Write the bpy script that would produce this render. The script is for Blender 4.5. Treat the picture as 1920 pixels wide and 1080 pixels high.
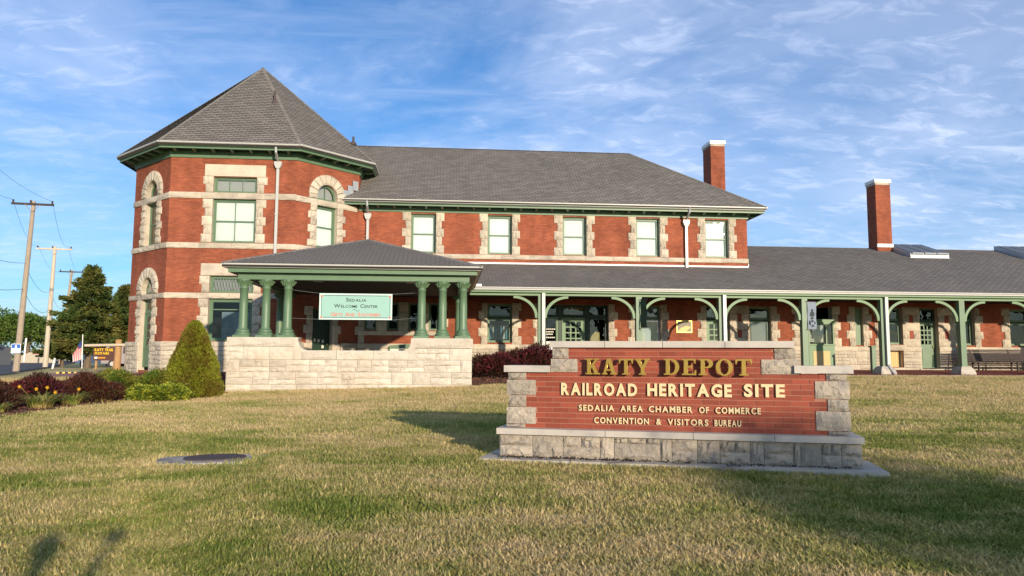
import bpy, bmesh, math, random
import numpy as np
from mathutils import Matrix, Vector
random.seed(7); np.random.seed(7)
SC = bpy.context.scene
for o in list(bpy.data.objects): bpy.data.objects.remove(o)
COL = SC.collection
R = math.radians

# ------------------------------------------------------------ camera
PITCH, YAW, ROLL = R(5.35), R(5.0), 0.0045
F_ = Vector((math.sin(YAW)*math.cos(PITCH), math.cos(YAW)*math.cos(PITCH), math.sin(PITCH)))
R0 = Vector((math.cos(YAW), -math.sin(YAW), 0)); U0 = R0.cross(F_)
RR = R0*math.cos(ROLL)+U0*math.sin(ROLL); UU = -R0*math.sin(ROLL)+U0*math.cos(ROLL)
cd = bpy.data.cameras.new('camera'); cam = bpy.data.objects.new('camera', cd); COL.objects.link(cam)
M = Matrix((RR, UU, -F_)).transposed().to_4x4(); M.translation = (0, 0, 1.6)
cam.matrix_world = M
cd.sensor_width = 36; cd.lens = 26.0; cd.clip_end = 3000; cd.clip_start = 0.05
SC.camera = cam
CAM = Vector((0, 0, 1.6))

# ------------------------------------------------------------ sky, sun, exposure
SUN_EL, SUN_S = R(11.2), 0.38
SUN_DIR = Vector((SUN_S, -1.0, math.tan(SUN_EL)*math.hypot(SUN_S, 1))).normalized()   # towards the sun
SUN_STRENGTH, SKY_STRENGTH, EXPOSURE = 5.0, 0.082, 0.25
w = bpy.data.worlds.new('World'); SC.world = w; w.use_nodes = True
nt = w.node_tree; N = nt.nodes; L = nt.links
bg = N['Background']
sky = N.new('ShaderNodeTexSky'); sky.sky_type = 'NISHITA'; sky.sun_disc = False
sky.sun_elevation = SUN_EL; sky.sun_rotation = math.atan2(SUN_DIR.x, SUN_DIR.y)
sky.air_density = 1.0; sky.dust_density = 0.6; sky.ozone_density = 3.0
tc = N.new('ShaderNodeTexCoord')
sep = N.new('ShaderNodeSeparateXYZ'); L.new(tc.outputs['Generated'], sep.inputs[0])
def mnode(op, a, b=None, c=None, nodes=None, links=None, clamp=False):
    n = (nodes or N).new('ShaderNodeMath'); n.operation = op; n.use_clamp = clamp
    for i, v in enumerate((a, b, c)):
        if v is None: continue
        if isinstance(v, (int, float)): n.inputs[i].default_value = v
        else: (links or L).new(v, n.inputs[i])
    return n.outputs[0]
zc = mnode('ADD', mnode('MAXIMUM', sep.outputs[2], 0.0), 0.16)
px = mnode('DIVIDE', sep.outputs[0], zc); py = mnode('DIVIDE', sep.outputs[1], zc)
cmb = N.new('ShaderNodeCombineXYZ'); L.new(px, cmb.inputs[0]); L.new(py, cmb.inputs[1])
def cloud(scale, rot, sx, sy, detail, rough, lo, hi, dist=0.0, off=(0, 0, 0)):
    mp = N.new('ShaderNodeMapping'); mp.inputs['Rotation'].default_value = (0, 0, R(rot))
    mp.inputs['Scale'].default_value = (sx, sy, 1); mp.inputs['Location'].default_value = off
    L.new(cmb.outputs[0], mp.inputs[0])
    n = N.new('ShaderNodeTexNoise'); n.inputs['Scale'].default_value = scale
    n.inputs['Detail'].default_value = detail; n.inputs['Roughness'].default_value = rough
    n.inputs['Distortion'].default_value = dist
    L.new(mp.outputs[0], n.inputs['Vector'])
    r = N.new('ShaderNodeMapRange'); r.inputs['From Min'].default_value = lo; r.inputs['From Max'].default_value = hi
    r.interpolation_type = 'SMOOTHSTEP'
    L.new(n.outputs[0], r.inputs[0]); return r.outputs[0]
c_veil = cloud(0.55, 25, 1.0, 1.35, 7, .60, .30, .62, .5, (3.1, 0.7, 0))       # broad thin veil
c_streak = cloud(0.75, -32, 0.5, 2.2, 8, .62, .50, .78, .8, (1.3, 4.2, 0))    # long wisps
c_fine = cloud(7.0, 20, 1.0, 1.8, 5, .62, .46, .70, .6)                          # mackerel ripples
c_low = cloud(1.3, 8, .35, 1.0, 7, .6, .52, .74, .5, (7.7, 2.2, 0))
fine_mod = mnode('MULTIPLY_ADD', c_fine, .45, .62)
def blob(ax, ay, width):
    d = Vector((math.sin(R(ax))*math.cos(R(ay)), math.cos(R(ax))*math.cos(R(ay)), math.sin(R(ay))))
    dp = N.new('ShaderNodeVectorMath'); dp.operation = 'DOT_PRODUCT'; L.new(tc.outputs['Generated'], dp.inputs[0]); dp.inputs[1].default_value = d
    r = N.new('ShaderNodeMapRange'); r.inputs['From Min'].default_value = math.cos(R(width)); r.inputs['From Max'].default_value = 1; r.interpolation_type = 'SMOOTHSTEP'; L.new(dp.outputs['Value'], r.inputs[0]); return r.outputs[0]
bias = mnode('MAXIMUM', blob(1, 24, 24), mnode('MULTIPLY', blob(-27, 20, 8), .7)); bias = mnode('MAXIMUM', bias, mnode('MULTIPLY', blob(38, 10, 12), .8)); bias = mnode('MAXIMUM', bias, mnode('MULTIPLY', blob(-12, 32, 9), .8))
cl = mnode('MULTIPLY', mnode('MULTIPLY', c_veil, fine_mod), mnode('MULTIPLY_ADD', bias, .50, .56))
cl = mnode('MAXIMUM', cl, mnode('MULTIPLY', c_streak, .50))
cl = mnode('MAXIMUM', cl, mnode('MULTIPLY', c_low, .55), clamp=True)
tint = N.new('ShaderNodeMix'); tint.data_type = 'RGBA'; tint.blend_type = 'MULTIPLY'; tint.inputs[0].default_value = 1
L.new(sky.outputs[0], tint.inputs[6]); tint.inputs[7].default_value = (0.92, 1.46, 1.95, 1)
hor = N.new('ShaderNodeMapRange'); L.new(sep.outputs[2], hor.inputs[0])
hor.inputs['From Min'].default_value = 0.0; hor.inputs['From Max'].default_value = 0.35
hor.inputs['To Min'].default_value = .16; hor.inputs['To Max'].default_value = 0
cl = mnode('MAXIMUM', cl, hor.outputs[0])
mixc = N.new('ShaderNodeMix'); mixc.data_type = 'RGBA'
L.new(cl, mixc.inputs[0]); L.new(tint.outputs[2], mixc.inputs[6]); mixc.inputs[7].default_value = (8.8, 9.9, 12.6, 1)
L.new(mixc.outputs[2], bg.inputs[0]); bg.inputs[1].default_value = SKY_STRENGTH
sd = bpy.data.lights.new('sun', 'SUN'); so = bpy.data.objects.new('sun', sd); COL.objects.link(so)
sd.energy = SUN_STRENGTH; sd.angle = R(0.8); sd.color = (1.0, 0.83, 0.62)
so.rotation_euler = SUN_DIR.to_track_quat('Z', 'Y').to_euler(); so.location = (20, -40, 30)
SC.view_settings.view_transform = 'Standard'; SC.view_settings.look = 'None'
SC.view_settings.exposure = EXPOSURE; SC.view_settings.gamma = 1
try: SC.cycles.max_bounces = 6; SC.cycles.transparent_max_bounces = 12
except Exception: pass

# ------------------------------------------------------------ materials
def mat(name, col, rough=.8, var=.0, nscale=3.0, bump=0.0, bscale=20.0, spec=.3, metal=0.0, objvar=0.0, islvar=0.0,
        col2=None, c2scale=1.0, c2lo=.45, c2hi=.6, coat=0.0, coords='Position', translucent=0.0):
    m = bpy.data.materials.new(name); m.use_nodes = True
    n = m.node_tree.nodes; l = m.node_tree.links; b = n['Principled BSDF']
    b.inputs['Roughness'].default_value = rough; b.inputs['Metallic'].default_value = metal
    b.inputs['Specular IOR Level'].default_value = spec; b.inputs['Coat Weight'].default_value = coat
    geo = n.new('ShaderNodeNewGeometry'); P = geo.outputs['Position']
    base = n.new('ShaderNodeRGB'); base.outputs[0].default_value = (*col, 1); out = base.outputs[0]
    if col2:
        t = n.new('ShaderNodeTexNoise'); t.inputs['Scale'].default_value = c2scale; t.inputs['Detail'].default_value = 6; l.new(P, t.inputs['Vector'])
        r = n.new('ShaderNodeMapRange'); r.inputs['From Min'].default_value = c2lo; r.inputs['From Max'].default_value = c2hi; l.new(t.outputs[0], r.inputs[0])
        mx = n.new('ShaderNodeMix'); mx.data_type = 'RGBA'; l.new(r.outputs[0], mx.inputs[0]); l.new(out, mx.inputs[6]); mx.inputs[7].default_value = (*col2, 1); out = mx.outputs[2]
    terms = []
    if var:
        t = n.new('ShaderNodeTexNoise'); t.inputs['Scale'].default_value = nscale; t.inputs['Detail'].default_value = 7; t.inputs['Roughness'].default_value = .65; l.new(P, t.inputs['Vector'])
        terms.append((t.outputs[0], var*2.4))
    if objvar:
        oi = n.new('ShaderNodeObjectInfo'); terms.append((oi.outputs['Random'], objvar))
    if islvar: terms.append((geo.outputs['Random Per Island'], islvar))
    if terms:
        val = None
        for s, a in terms:
            x = mnode('MULTIPLY_ADD', s, a, 1-a/2, nodes=n, links=l)
            val = x if val is None else mnode('MULTIPLY', val, x, nodes=n, links=l)
        mx = n.new('ShaderNodeMix'); mx.data_type = 'RGBA'; mx.blend_type = 'MULTIPLY'; mx.inputs[0].default_value = 1
        l.new(out, mx.inputs[6]); c = n.new('ShaderNodeCombineColor')
        for i in range(3): l.new(val, c.inputs[i])
        l.new(c.outputs[0], mx.inputs[7]); out = mx.outputs[2]
    l.new(out, b.inputs['Base Color'])
    if bump:
        t = n.new('ShaderNodeTexNoise'); t.inputs['Scale'].default_value = bscale; t.inputs['Detail'].default_value = 8; t.inputs['Roughness'].default_value = .6; l.new(P, t.inputs['Vector'])
        bp = n.new('ShaderNodeBump'); bp.inputs['Strength'].default_value = 1; bp.inputs['Distance'].default_value = bump; l.new(t.outputs[0], bp.inputs['Height']); l.new(bp.outputs[0], b.inputs['Normal'])
    if translucent:
        tr = n.new('ShaderNodeBsdfTranslucent'); l.new(out, tr.inputs[0]); ms = n.new('ShaderNodeMixShader'); ms.inputs[0].default_value = translucent
        l.new(b.outputs[0], ms.inputs[1]); l.new(tr.outputs[0], ms.inputs[2]); l.new(ms.outputs[0], n['Material Output'].inputs[0])
    return m
def brick_mat(name, c1, c2, mortar, bw=.205, rh=.0677, ms=.007):
    m = mat(name, c1, .85, spec=.2); n = m.node_tree.nodes; l = m.node_tree.links; b = n['Principled BSDF']
    uv = n.new('ShaderNodeUVMap'); br = n.new('ShaderNodeTexBrick'); l.new(uv.outputs[0], br.inputs['Vector'])
    br.inputs['Scale'].default_value = 1; br.inputs['Brick Width'].default_value = bw; br.inputs['Row Height'].default_value = rh
    br.inputs['Mortar Size'].default_value = ms; br.inputs['Mortar Smooth'].default_value = .1
    br.inputs['Color1'].default_value = (*c1, 1); br.inputs['Color2'].default_value = (*c2, 1); br.inputs['Mortar'].default_value = (*mortar, 1)
    t = n.new('ShaderNodeTexNoise'); t.inputs['Scale'].default_value = .9; t.inputs['Detail'].default_value = 8; t.inputs['Roughness'].default_value = .7
    geo = n.new('ShaderNodeNewGeometry'); l.new(geo.outputs['Position'], t.inputs['Vector'])
    v = mnode('MULTIPLY_ADD', t.outputs[0], 1.3, .33, nodes=n, links=l)
    t2 = n.new('ShaderNodeTexNoise'); t2.inputs['Scale'].default_value = 1; t2.inputs['Detail'].default_value = 5; mp = n.new('ShaderNodeMapping'); mp.inputs['Scale'].default_value = (2.2, 2.2, .22)
    l.new(geo.outputs['Position'], mp.inputs[0]); l.new(mp.outputs[0], t2.inputs['Vector']); v = mnode('MULTIPLY', v, mnode('MULTIPLY_ADD', t2.outputs[0], .7, .66, nodes=n, links=l), nodes=n, links=l)
    mx = n.new('ShaderNodeMix'); mx.data_type = 'RGBA'; mx.blend_type = 'MULTIPLY'; mx.inputs[0].default_value = 1
    c = n.new('ShaderNodeCombineColor')
    for i in range(3): l.new(v, c.inputs[i])
    l.new(br.outputs[0], mx.inputs[6]); l.new(c.outputs[0], mx.inputs[7]); l.new(mx.outputs[2], b.inputs['Base Color'])
    bp = n.new('ShaderNodeBump'); bp.inputs['Distance'].default_value = .006; bp.invert = True
    l.new(br.outputs['Fac'], bp.inputs['Height']); l.new(bp.outputs[0], b.inputs['Normal'])
    return m
def glass_mat(name, tint=(.92, .95, .92), refl=.9, base=0.12):
    m = bpy.data.materials.new(name); m.use_nodes = True; n = m.node_tree.nodes; l = m.node_tree.links
    n.remove(n['Principled BSDF']); tr = n.new('ShaderNodeBsdfTransparent'); tr.inputs[0].default_value = (*tint, 1)
    gl = n.new('ShaderNodeBsdfGlossy'); gl.inputs['Roughness'].default_value = .015; gl.inputs[0].default_value = (refl, refl, refl, 1)
    t = n.new('ShaderNodeTexNoise'); t.inputs['Scale'].default_value = 1.6; geo = n.new('ShaderNodeNewGeometry'); l.new(geo.outputs['Position'], t.inputs['Vector'])
    bp = n.new('ShaderNodeBump'); bp.inputs['Distance'].default_value = .012; l.new(t.outputs[0], bp.inputs['Height']); l.new(bp.outputs[0], gl.inputs['Normal'])
    fr = n.new('ShaderNodeFresnel'); fr.inputs[0].default_value = 1.5
    f = mnode('ADD', fr.outputs[0], base, nodes=n, links=l, clamp=True)
    ms = n.new('ShaderNodeMixShader'); l.new(f, ms.inputs[0]); l.new(tr.outputs[0], ms.inputs[1]); l.new(gl.outputs[0], ms.inputs[2])
    l.new(ms.outputs[0], n['Material Output'].inputs[0]); return m
BRICK = brick_mat('brick_masonry', (.33, .098, .048), (.23, .066, .034), (.26, .085, .055), ms=.009)
BRICKRED = mat('brick_dark_square', (.27, .07, .045), .85, var=.2)
LIME = mat('limestone', (.50, .44, .35), .9, var=.22, nscale=3.5, bump=.03, bscale=11, objvar=.26, islvar=.12, col2=(.38, .33, .27), c2scale=1.4, c2lo=.48, c2hi=.72)
LIMEP = mat('limestone_pale', (.53, .48, .405), .9, var=.24, nscale=4.5, bump=.035, bscale=10, objvar=.28, col2=(.45, .38, .29), c2scale=.8, c2lo=.5, c2hi=.8)
SIGNST = mat('sign_stone', (.37, .32, .26), .9, var=.28, nscale=7, bump=.04, bscale=17, objvar=.28, col2=(.27, .245, .22), c2scale=5, c2lo=.5, c2hi=.75)
CASTST = mat('cast_stone', (.46, .42, .375), .8, var=.16, nscale=6, bump=.002, bscale=60, objvar=.08, col2=(.25, .24, .235), c2scale=3.0, c2lo=.55, c2hi=.8)
MORTAR = mat('mortar_grey', (.30, .26, .21), .95, var=.1)
MORTARP = mat('mortar_pink', (.36, .165, .115), .95, var=.15, nscale=9)
SBRICK = mat('sign_brick', (.25, .056, .032), .7, var=.14, nscale=14, bump=.003, bscale=90, objvar=.38, spec=.3)
GREEN = mat('green_paint', (.098, .170, .098), .45, var=.16, nscale=2.5, spec=.45, bump=.0015, bscale=60)
GREENL = mat('green_paint_light', (.135, .225, .122), .5, var=.10, nscale=3, spec=.4)
GREEND = mat('green_dark_and_shade', (.018, .042, .027), .5, var=.08, spec=.4)  # dark green; on the eave soffits its near-black paints in the shade
GUTTER = mat('gutter_metal', (.44, .44, .42), .35, var=.07, spec=.6)
ZINC = mat('zinc_grey', (.36, .38, .40), .45, var=.12, metal=.3)
WHITE = mat('white_paint', (.80, .79, .76), .5)
SHING = mat('asphalt_shingle', (.195, .180, .165), .92, var=.20, nscale=.5, objvar=.0, islvar=.30, spec=.2)
n_ = SHING.node_tree.nodes
UNDER = mat('roof_felt', (.03, .026, .024), .95)
SHEDGE = mat('shingle_edge_shade', (.028, .025, .023), .95)  # dark cut edge; colour also paints the shade line under each course
BLIND = mat('blind_cream', (.60, .65, .66), .8, var=.12, nscale=1.1, objvar=.12)
BLINDG = mat('blind_grey', (.30, .31, .31), .8)
CURTAIN = mat('curtain_tan', (.48, .33, .14), .8, var=.1)
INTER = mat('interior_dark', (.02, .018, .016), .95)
SOFFIT = mat('soffit_boards_shaded', (.022, .016, .012), .8, var=.1)  # near-black: shade under canopy and porch put into the board colour
GLASS = glass_mat('window_glass', base=.02)
GLASSD = glass_mat('window_glass_deep', (.6, .65, .65), base=.0)
CONC = mat('concrete', (.44, .40, .34), .9, var=.2, nscale=5, bump=.003, bscale=40, col2=(.17, .16, .15), c2scale=2.2, c2lo=.48, c2hi=.7)
IRON = mat('cast_iron', (.075, .055, .055), .75, var=.2, nscale=20, bump=.004, bscale=60)
PAVER = mat('red_pavers', (.34, .17, .13), .9, var=.15, nscale=4)
MULCH = mat('mulch', (.13, .06, .04), .95, var=.25, nscale=14, bump=.02, bscale=40, islvar=.5)
ASPHALT = mat('asphalt', (.085, .085, .09), .9, var=.1, bump=.002)
GOLD = mat('gold_letter', (.46, .30, .065), .32, var=.05, nscale=10, metal=.55, spec=.5)
CREAML = mat('cream_letter', (.66, .53, .31), .5, var=.05, nscale=12)
TEAL = mat('banner_teal', (.36, .60, .55), .7, var=.04, nscale=3, translucent=.25)
BLACKINK = mat('ink_dark', (.03, .045, .05), .7)
REDINK = mat('ink_red', (.62, .13, .08), .7)
PALE = mat('pale_border', (.52, .68, .63), .7)
WOODP = mat('weathered_pole', (.33, .27, .21), .9, var=.2, nscale=3, bump=.01, bscale=8)
WOODPL = mat('pale_pole', (.52, .44, .34), .9, var=.15, nscale=3)
WOODO = mat('stained_post', (.40, .24, .11), .8, var=.25, nscale=3)
BENCHM = mat('bench_wood', (.045, .033, .03), .7, var=.2)
TANP = mat('tan_panel', (.56, .42, .20), .7, var=.06)
PAPER = mat('paper', (.70, .68, .60), .8)
BRONZE = mat('bronze', (.52, .38, .12), .4, metal=.6)
SLATE = mat('banner_slate', (.20, .24, .30), .7)
BARK = mat('bark', (.16, .12, .085), .95, var=.25, nscale=6, bump=.03, bscale=10)
WIRE = mat('wire', (.05, .05, .055), .6)
GLASSB = mat('shirt_blue', (.10, .32, .42), .8)
def leafm(name, c, c2, sc=1.0, tl=.3, isl=.7):
    return mat(name, c, .6, islvar=isl, col2=c2, c2scale=sc, c2lo=.42, c2hi=.62, translucent=tl, spec=.25)
L_SPR = leafm('spruce_needles', (.185, .20, .018), (.15, .12, .018), 2.2, .2, .45)
L_BARB = leafm('barberry_leaves', (.036, .016, .011), (.080, .025, .013), 2.0, .15)
L_BARBR = leafm('barberry_crimson', (.11, .016, .02), (.06, .014, .02), 2.0, .2)
L_LILY = leafm('lily_leaves', (.20, .25, .045), (.42, .33, .12), 3.0, .4)
L_GRN = leafm('shrub_leaves', (.11, .165, .022), (.19, .18, .03), 2.5, .3)
L_YEL = leafm('euonymus_leaves', (.09, .14, .016), (.36, .38, .04), 7.0, .3)
L_CED = leafm('cedar_leaves', (.07, .11, .028), (.16, .155, .04), .7, .2)
L_DEC = leafm('tree_leaves', (.065, .125, .018), (.11, .16, .03), .25, .3)
L_DECD = leafm('tree_leaves_dark', (.035, .07, .016), (.06, .095, .02), .3, .3)
L_FLW = mat('lily_flower', (.80, .45, .02), .6, translucent=.3)
L_RED = mat('pink_flower', (.65, .05, .10), .6)

# ------------------------------------------------------------ object helpers
WO = {}
def world(o): return WO.get(o.name, Vector((0, 0, 0)))
def link(name, me, parent=None, origin=(0, 0, 0)):
    o = bpy.data.objects.new(name, me); COL.objects.link(o); origin = Vector(origin)
    if parent is not None: o.parent = parent; o.location = origin-world(parent)
    else: o.location = origin
    WO[o.name] = origin; return o
def thing(name, label, cat, loc, group=None):
    o = link(name, None, None, loc); o.empty_display_size = .3; o['label'] = label; o['category'] = cat
    if group: o['group'] = group
    return o
def tag(o, label, cat, group=None):
    o['label'] = label; o['category'] = cat
    if group: o['group'] = group
    return o
class Fr:
    """local frame: u to the right along a face, o outward from it, z up"""
    def __init__(s, x, y, deg):
        a = R(deg); s.x, s.y, s.a = x, y, a; s.u = (math.cos(a), math.sin(a)); s.i = (-math.sin(a), math.cos(a))
    def p(s, u, o, z): return (s.x+s.u[0]*u-s.i[0]*o, s.y+s.u[1]*u-s.i[1]*o, z)
W0 = Fr(0, 0, 0)
class MB:
    def __init__(s): s.v = []; s.f = []; s.uv = []; s.mi = []; s.m = 0
    def poly(s, pts, uv=None):
        k = len(s.v); s.v += [tuple(p) for p in pts]; s.f.append(tuple(range(k, k+len(pts))))
        s.uv.append(uv or [(p[0]+p[1], p[2]) for p in pts]); s.mi.append(s.m)
    def box(s, fr, u0, u1, o0, o1, z0, z1):
        c = {}
        for a, u in ((0, u0), (1, u1)):
            for b, o in ((0, o0), (1, o1)):
                for d, z in ((0, z0), (1, z1)): c[a, b, d] = fr.p(u, o, z)
        s.poly([c[0,1,0], c[1,1,0], c[1,1,1], c[0,1,1]], [(u0, z0), (u1, z0), (u1, z1), (u0, z1)])
        s.poly([c[1,0,0], c[0,0,0], c[0,0,1], c[1,0,1]], [(u1, z0), (u0, z0), (u0, z1), (u1, z1)])
        s.poly([c[0,0,0], c[0,1,0], c[0,1,1], c[0,0,1]], [(o0, z0), (o1, z0), (o1, z1), (o0, z1)])
        s.poly([c[1,1,0], c[1,0,0], c[1,0,1], c[1,1,1]], [(o1, z0), (o0, z0), (o0, z1), (o1, z1)])
        s.poly([c[0,1,1], c[1,1,1], c[1,0,1], c[0,0,1]], [(u0, o1), (u1, o1), (u1, o0), (u0, o0)])
        s.poly([c[0,0,0], c[1,0,0], c[1,1,0], c[0,1,0]], [(u0, o0), (u1, o0), (u1, o1), (u0, o1)])
    def lathe(s, cx, cy, prof, n=20):
        rings = [[(cx+r*math.cos(2*math.pi*k/n), cy+r*math.sin(2*math.pi*k/n), z) for k in range(n)] for r, z in prof]
        for a, b in zip(rings, rings[1:]):
            for k in range(n): s.poly([a[k], a[(k+1) % n], b[(k+1) % n], b[k]])
        s.poly(rings[-1]); s.poly(rings[0][::-1])
    def tube(s, pts, r, n=6, r2=None):
        pts = [Vector(p) for p in pts]; rings = []
        for i, p in enumerate(pts):
            d = (pts[min(i+1, len(pts)-1)]-pts[max(i-1, 0)]).normalized()
            a = d.cross(Vector((0, 0, 1))); a = a.normalized() if a.length > 1e-3 else Vector((1, 0, 0)); b = d.cross(a)
            rr = r if r2 is None else r+(r2-r)*i/(len(pts)-1)
            rings.append([p+a*rr*math.cos(2*math.pi*k/n)+b*rr*math.sin(2*math.pi*k/n) for k in range(n)])
        for a, b in zip(rings, rings[1:]):
            for k in range(n): s.poly([a[k], a[(k+1) % n], b[(k+1) % n], b[k]])
        s.poly(rings[-1]); s.poly(rings[0][::-1])
    def prism(s, fr, pts, o0, o1):
        """pts: outline in (u,z), counter-clockwise seen from outside"""
        s.poly([fr.p(u, o1, z) for u, z in pts], list(pts)); s.poly([fr.p(u, o0, z) for u, z in pts][::-1], list(pts)[::-1])
        for (a, b), (c, d) in zip(pts, pts[1:]+pts[:1]):
            s.poly([fr.p(a, o0, b), fr.p(c, o0, d), fr.p(c, o1, d), fr.p(a, o1, b)], [(o0, b), (o0, d), (o1, d), (o1, b)])
    def mesh(s, name, mats, org=(0, 0, 0), smooth=False):
        me = bpy.data.meshes.new(name); ox, oy, oz = org
        me.from_pydata([(x-ox, y-oy, z-oz) for x, y, z in s.v], [], s.f)
        ul = me.uv_layers.new(name='UVMap'); fl = [c for f in s.uv for c in f]
        ul.data.foreach_set('uv', np.array(fl, dtype=np.float32).ravel())
        for m in (mats if isinstance(mats, (list, tuple)) else [mats]): me.materials.append(m)
        me.polygons.foreach_set('material_index', s.mi)
        if smooth: me.polygons.foreach_set('use_smooth', [True]*len(s.f))
        me.update(); return me
    def build(s, name, mats, parent=None, smooth=False, weld=False):
        a = np.array(s.v); org = ((a[:, 0].min()+a[:, 0].max())/2, (a[:, 1].min()+a[:, 1].max())/2, a[:, 2].min())
        me = s.mesh(name, mats, org, smooth)
        if weld:
            bm = bmesh.new(); bm.from_mesh(me); bmesh.ops.remove_doubles(bm, verts=bm.verts, dist=1e-4)
            bmesh.ops.recalc_face_normals(bm, faces=bm.faces); bm.to_mesh(me); bm.free()
        return link(name, me, parent, org)
def bx(name, m, parent, fr, u0, u1, o0, o1, z0, z1):
    b = MB(); b.box(fr, u0, u1, o0, o1, z0, z1); return b.build(name, m, parent)
def bevel_obj(o, wd=.01, seg=2):
    md = o.modifiers.new('bevel', 'BEVEL'); md.width = wd; md.segments = seg; md.limit_method = 'ANGLE'; return o

# ---- stones: rock faced unit blocks shared by every stone, 300 largest per thing as parts
def unit_stone(i, rough=.5, nx=6, nz=5, flat=False):
    rs = np.random.RandomState(i+11); v = []; f = []
    for k in range(nz):
        for j in range(nx):
            x = j/(nx-1); z = k/(nz-1); edge = (j in (0, nx-1)) or (k in (0, nz-1))
            xx = x if j in (0, nx-1) else x+rs.uniform(-.06, .06); zz = z if k in (0, nz-1) else z+rs.uniform(-.07, .07)
            y = .25 if edge else .25-rs.uniform(.2, 1.)*.25*(1 if not flat else .1)
            v.append((xx, y, zz))
    for k in range(nz-1):
        for j in range(nx-1):
            a = k*nx+j; f.append((a, a+1, a+nx+1, a+nx) if rs.rand() < 2 else ())
    nb = len(v); v += [(0, 1, 0), (1, 1, 0), (1, 1, 1), (0, 1, 1)]
    bot = list(range(nx)); top = [nx*(nz-1)+j for j in range(nx)]
    lef = [k*nx for k in range(nz)]; rig = [k*nx+nx-1 for k in range(nz)]
    f.append(tuple([nb, nb+1]+bot[::-1])); f.append(tuple(top+[nb+2, nb+3]))
    f.append(tuple(lef+[nb+3, nb])); f.append(tuple(rig+[nb+2, nb+1]))
    me = bpy.data.meshes.new('stone'); me.from_pydata(v, [], f); me.update(); return me
U_ROCK = [unit_stone(i) for i in range(10)]
U_FLAT = [unit_stone(i+20, flat=True, nx=4, nz=3) for i in range(3)]
PIECES = {}
def stone(owner, fr, u0, u1, z0, z1, proud=.05, depth=.12, m=None, kind='rock', name='stone', gap=.005):
    """a block whose drafted margin stands `proud` of the frame plane"""
    fr0 = fr.p(u0+gap, proud+.25*depth, z0+gap); sc = (u1-u0-2*gap, depth, z1-z0-2*gap)
    mt = Matrix.Translation(fr0) @ Matrix.Rotation(fr.a, 4, 'Z') @ Matrix.Diagonal((*sc, 1))
    PIECES.setdefault((owner.name, name), []).append((owner, mt, random.choice(U_ROCK if kind == 'rock' else U_FLAT), m or LIME, sc[0]*sc[2]/max(1, (Vector(fr0)-CAM).length)**2))
MESHM = {}
def withmat(me, m):
    k = (me.name, m.name)
    if k not in MESHM:
        c = me.copy(); c.materials.clear(); c.materials.append(m); MESHM[k] = c
    return MESHM[k]
def flush_pieces(limit=300):
    for (on, name), lst in PIECES.items():
        lst.sort(key=lambda t: -t[4]); owner = lst[0][0]
        for _, mt, me, m, _s in lst[:limit]:
            o = bpy.data.objects.new(name, withmat(me, m)); COL.objects.link(o); o.parent = owner
            o.matrix_local = Matrix.Translation(-world(owner)) @ mt
        rest = lst[limit:]
        if rest:
            vs = []; fs = []; k = 0
            for _, mt, me, m, _s in rest:
                co = np.empty(len(me.vertices)*3); me.vertices.foreach_get('co', co); co = co.reshape(-1, 3)
                A = np.array(mt); co = co @ A[:3, :3].T+A[:3, 3]; vs.append(co)
                fs += [tuple(v+k for v in p.vertices) for p in me.polygons]; k += len(co)
            me2 = bpy.data.meshes.new(name+'s_remaining'); me2.from_pydata(np.concatenate(vs).tolist(), [], fs); me2.materials.append(rest[0][3])
            o = link(name+'_field', me2, owner); o['kind'] = 'stuff'
    PIECES.clear()

# ---- walls with openings (list of (u0,u1,z0,z1,arched))
def wall(owner, fr, u0, u1, z0, z1, holes, m, rev=.22, name='wall', o=0.0):
    b = MB(); us = sorted({u0, u1, *[h[0] for h in holes], *[h[1] for h in holes]}); zs = sorted({z0, z1, *[h[2] for h in holes], *[h[3] for h in holes]})
    for a, c in zip(us, us[1:]):
        for d, e in zip(zs, zs[1:]):
            mu, mz = (a+c)/2, (d+e)/2
            if any(h[0] < mu < h[1] and h[2] < mz < h[3] for h in holes): continue
            b.poly([fr.p(a, o, d), fr.p(c, o, d), fr.p(c, o, e), fr.p(a, o, e)], [(a, d), (c, d), (c, e), (a, e)])
    for h in holes:
        a, c, d, e = h[:4]; b.m = 1
        if len(h) > 4 and h[4]:
            cu = (a+c)/2; r = (c-a)/2; zc_ = e-r; n = 14
            arc = [(cu+r*math.cos(t), zc_+r*math.sin(t)) for t in [math.pi*k/n for k in range(n+1)]]
            for (x1, y1), (x2, y2) in zip(arc, arc[1:]):
                b.m = 0; b.poly([fr.p(x1, o, y1), fr.p(x1, o, e), fr.p(x2, o, e), fr.p(x2, o, y2)][::-1], [(x1, y1), (x1, e), (x2, e), (x2, y2)][::-1]); b.m = 1
                b.poly([fr.p(x1, o, y1), fr.p(x2, o, y2), fr.p(x2, o-rev, y2), fr.p(x1, o-rev, y1)])
            top = zc_
        else:
            top = e; b.poly([fr.p(a, o, e), fr.p(c, o, e), fr.p(c, o-rev, e), fr.p(a, o-rev, e)])
        b.poly([fr.p(a, o, d), fr.p(a, o, top), fr.p(a, o-rev, top), fr.p(a, o-rev, d)], [(0, d), (0, top), (rev, top), (rev, d)])
        b.poly([fr.p(c, o, top), fr.p(c, o, d), fr.p(c, o-rev, d), fr.p(c, o-rev, top)], [(0, top), (0, d), (rev, d), (rev, top)])
        b.poly([fr.p(c, o, d), fr.p(a, o, d), fr.p(a, o-rev, d), fr.p(c, o-rev, d)])
    return b.build(name, [m, LIME], owner)
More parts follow.
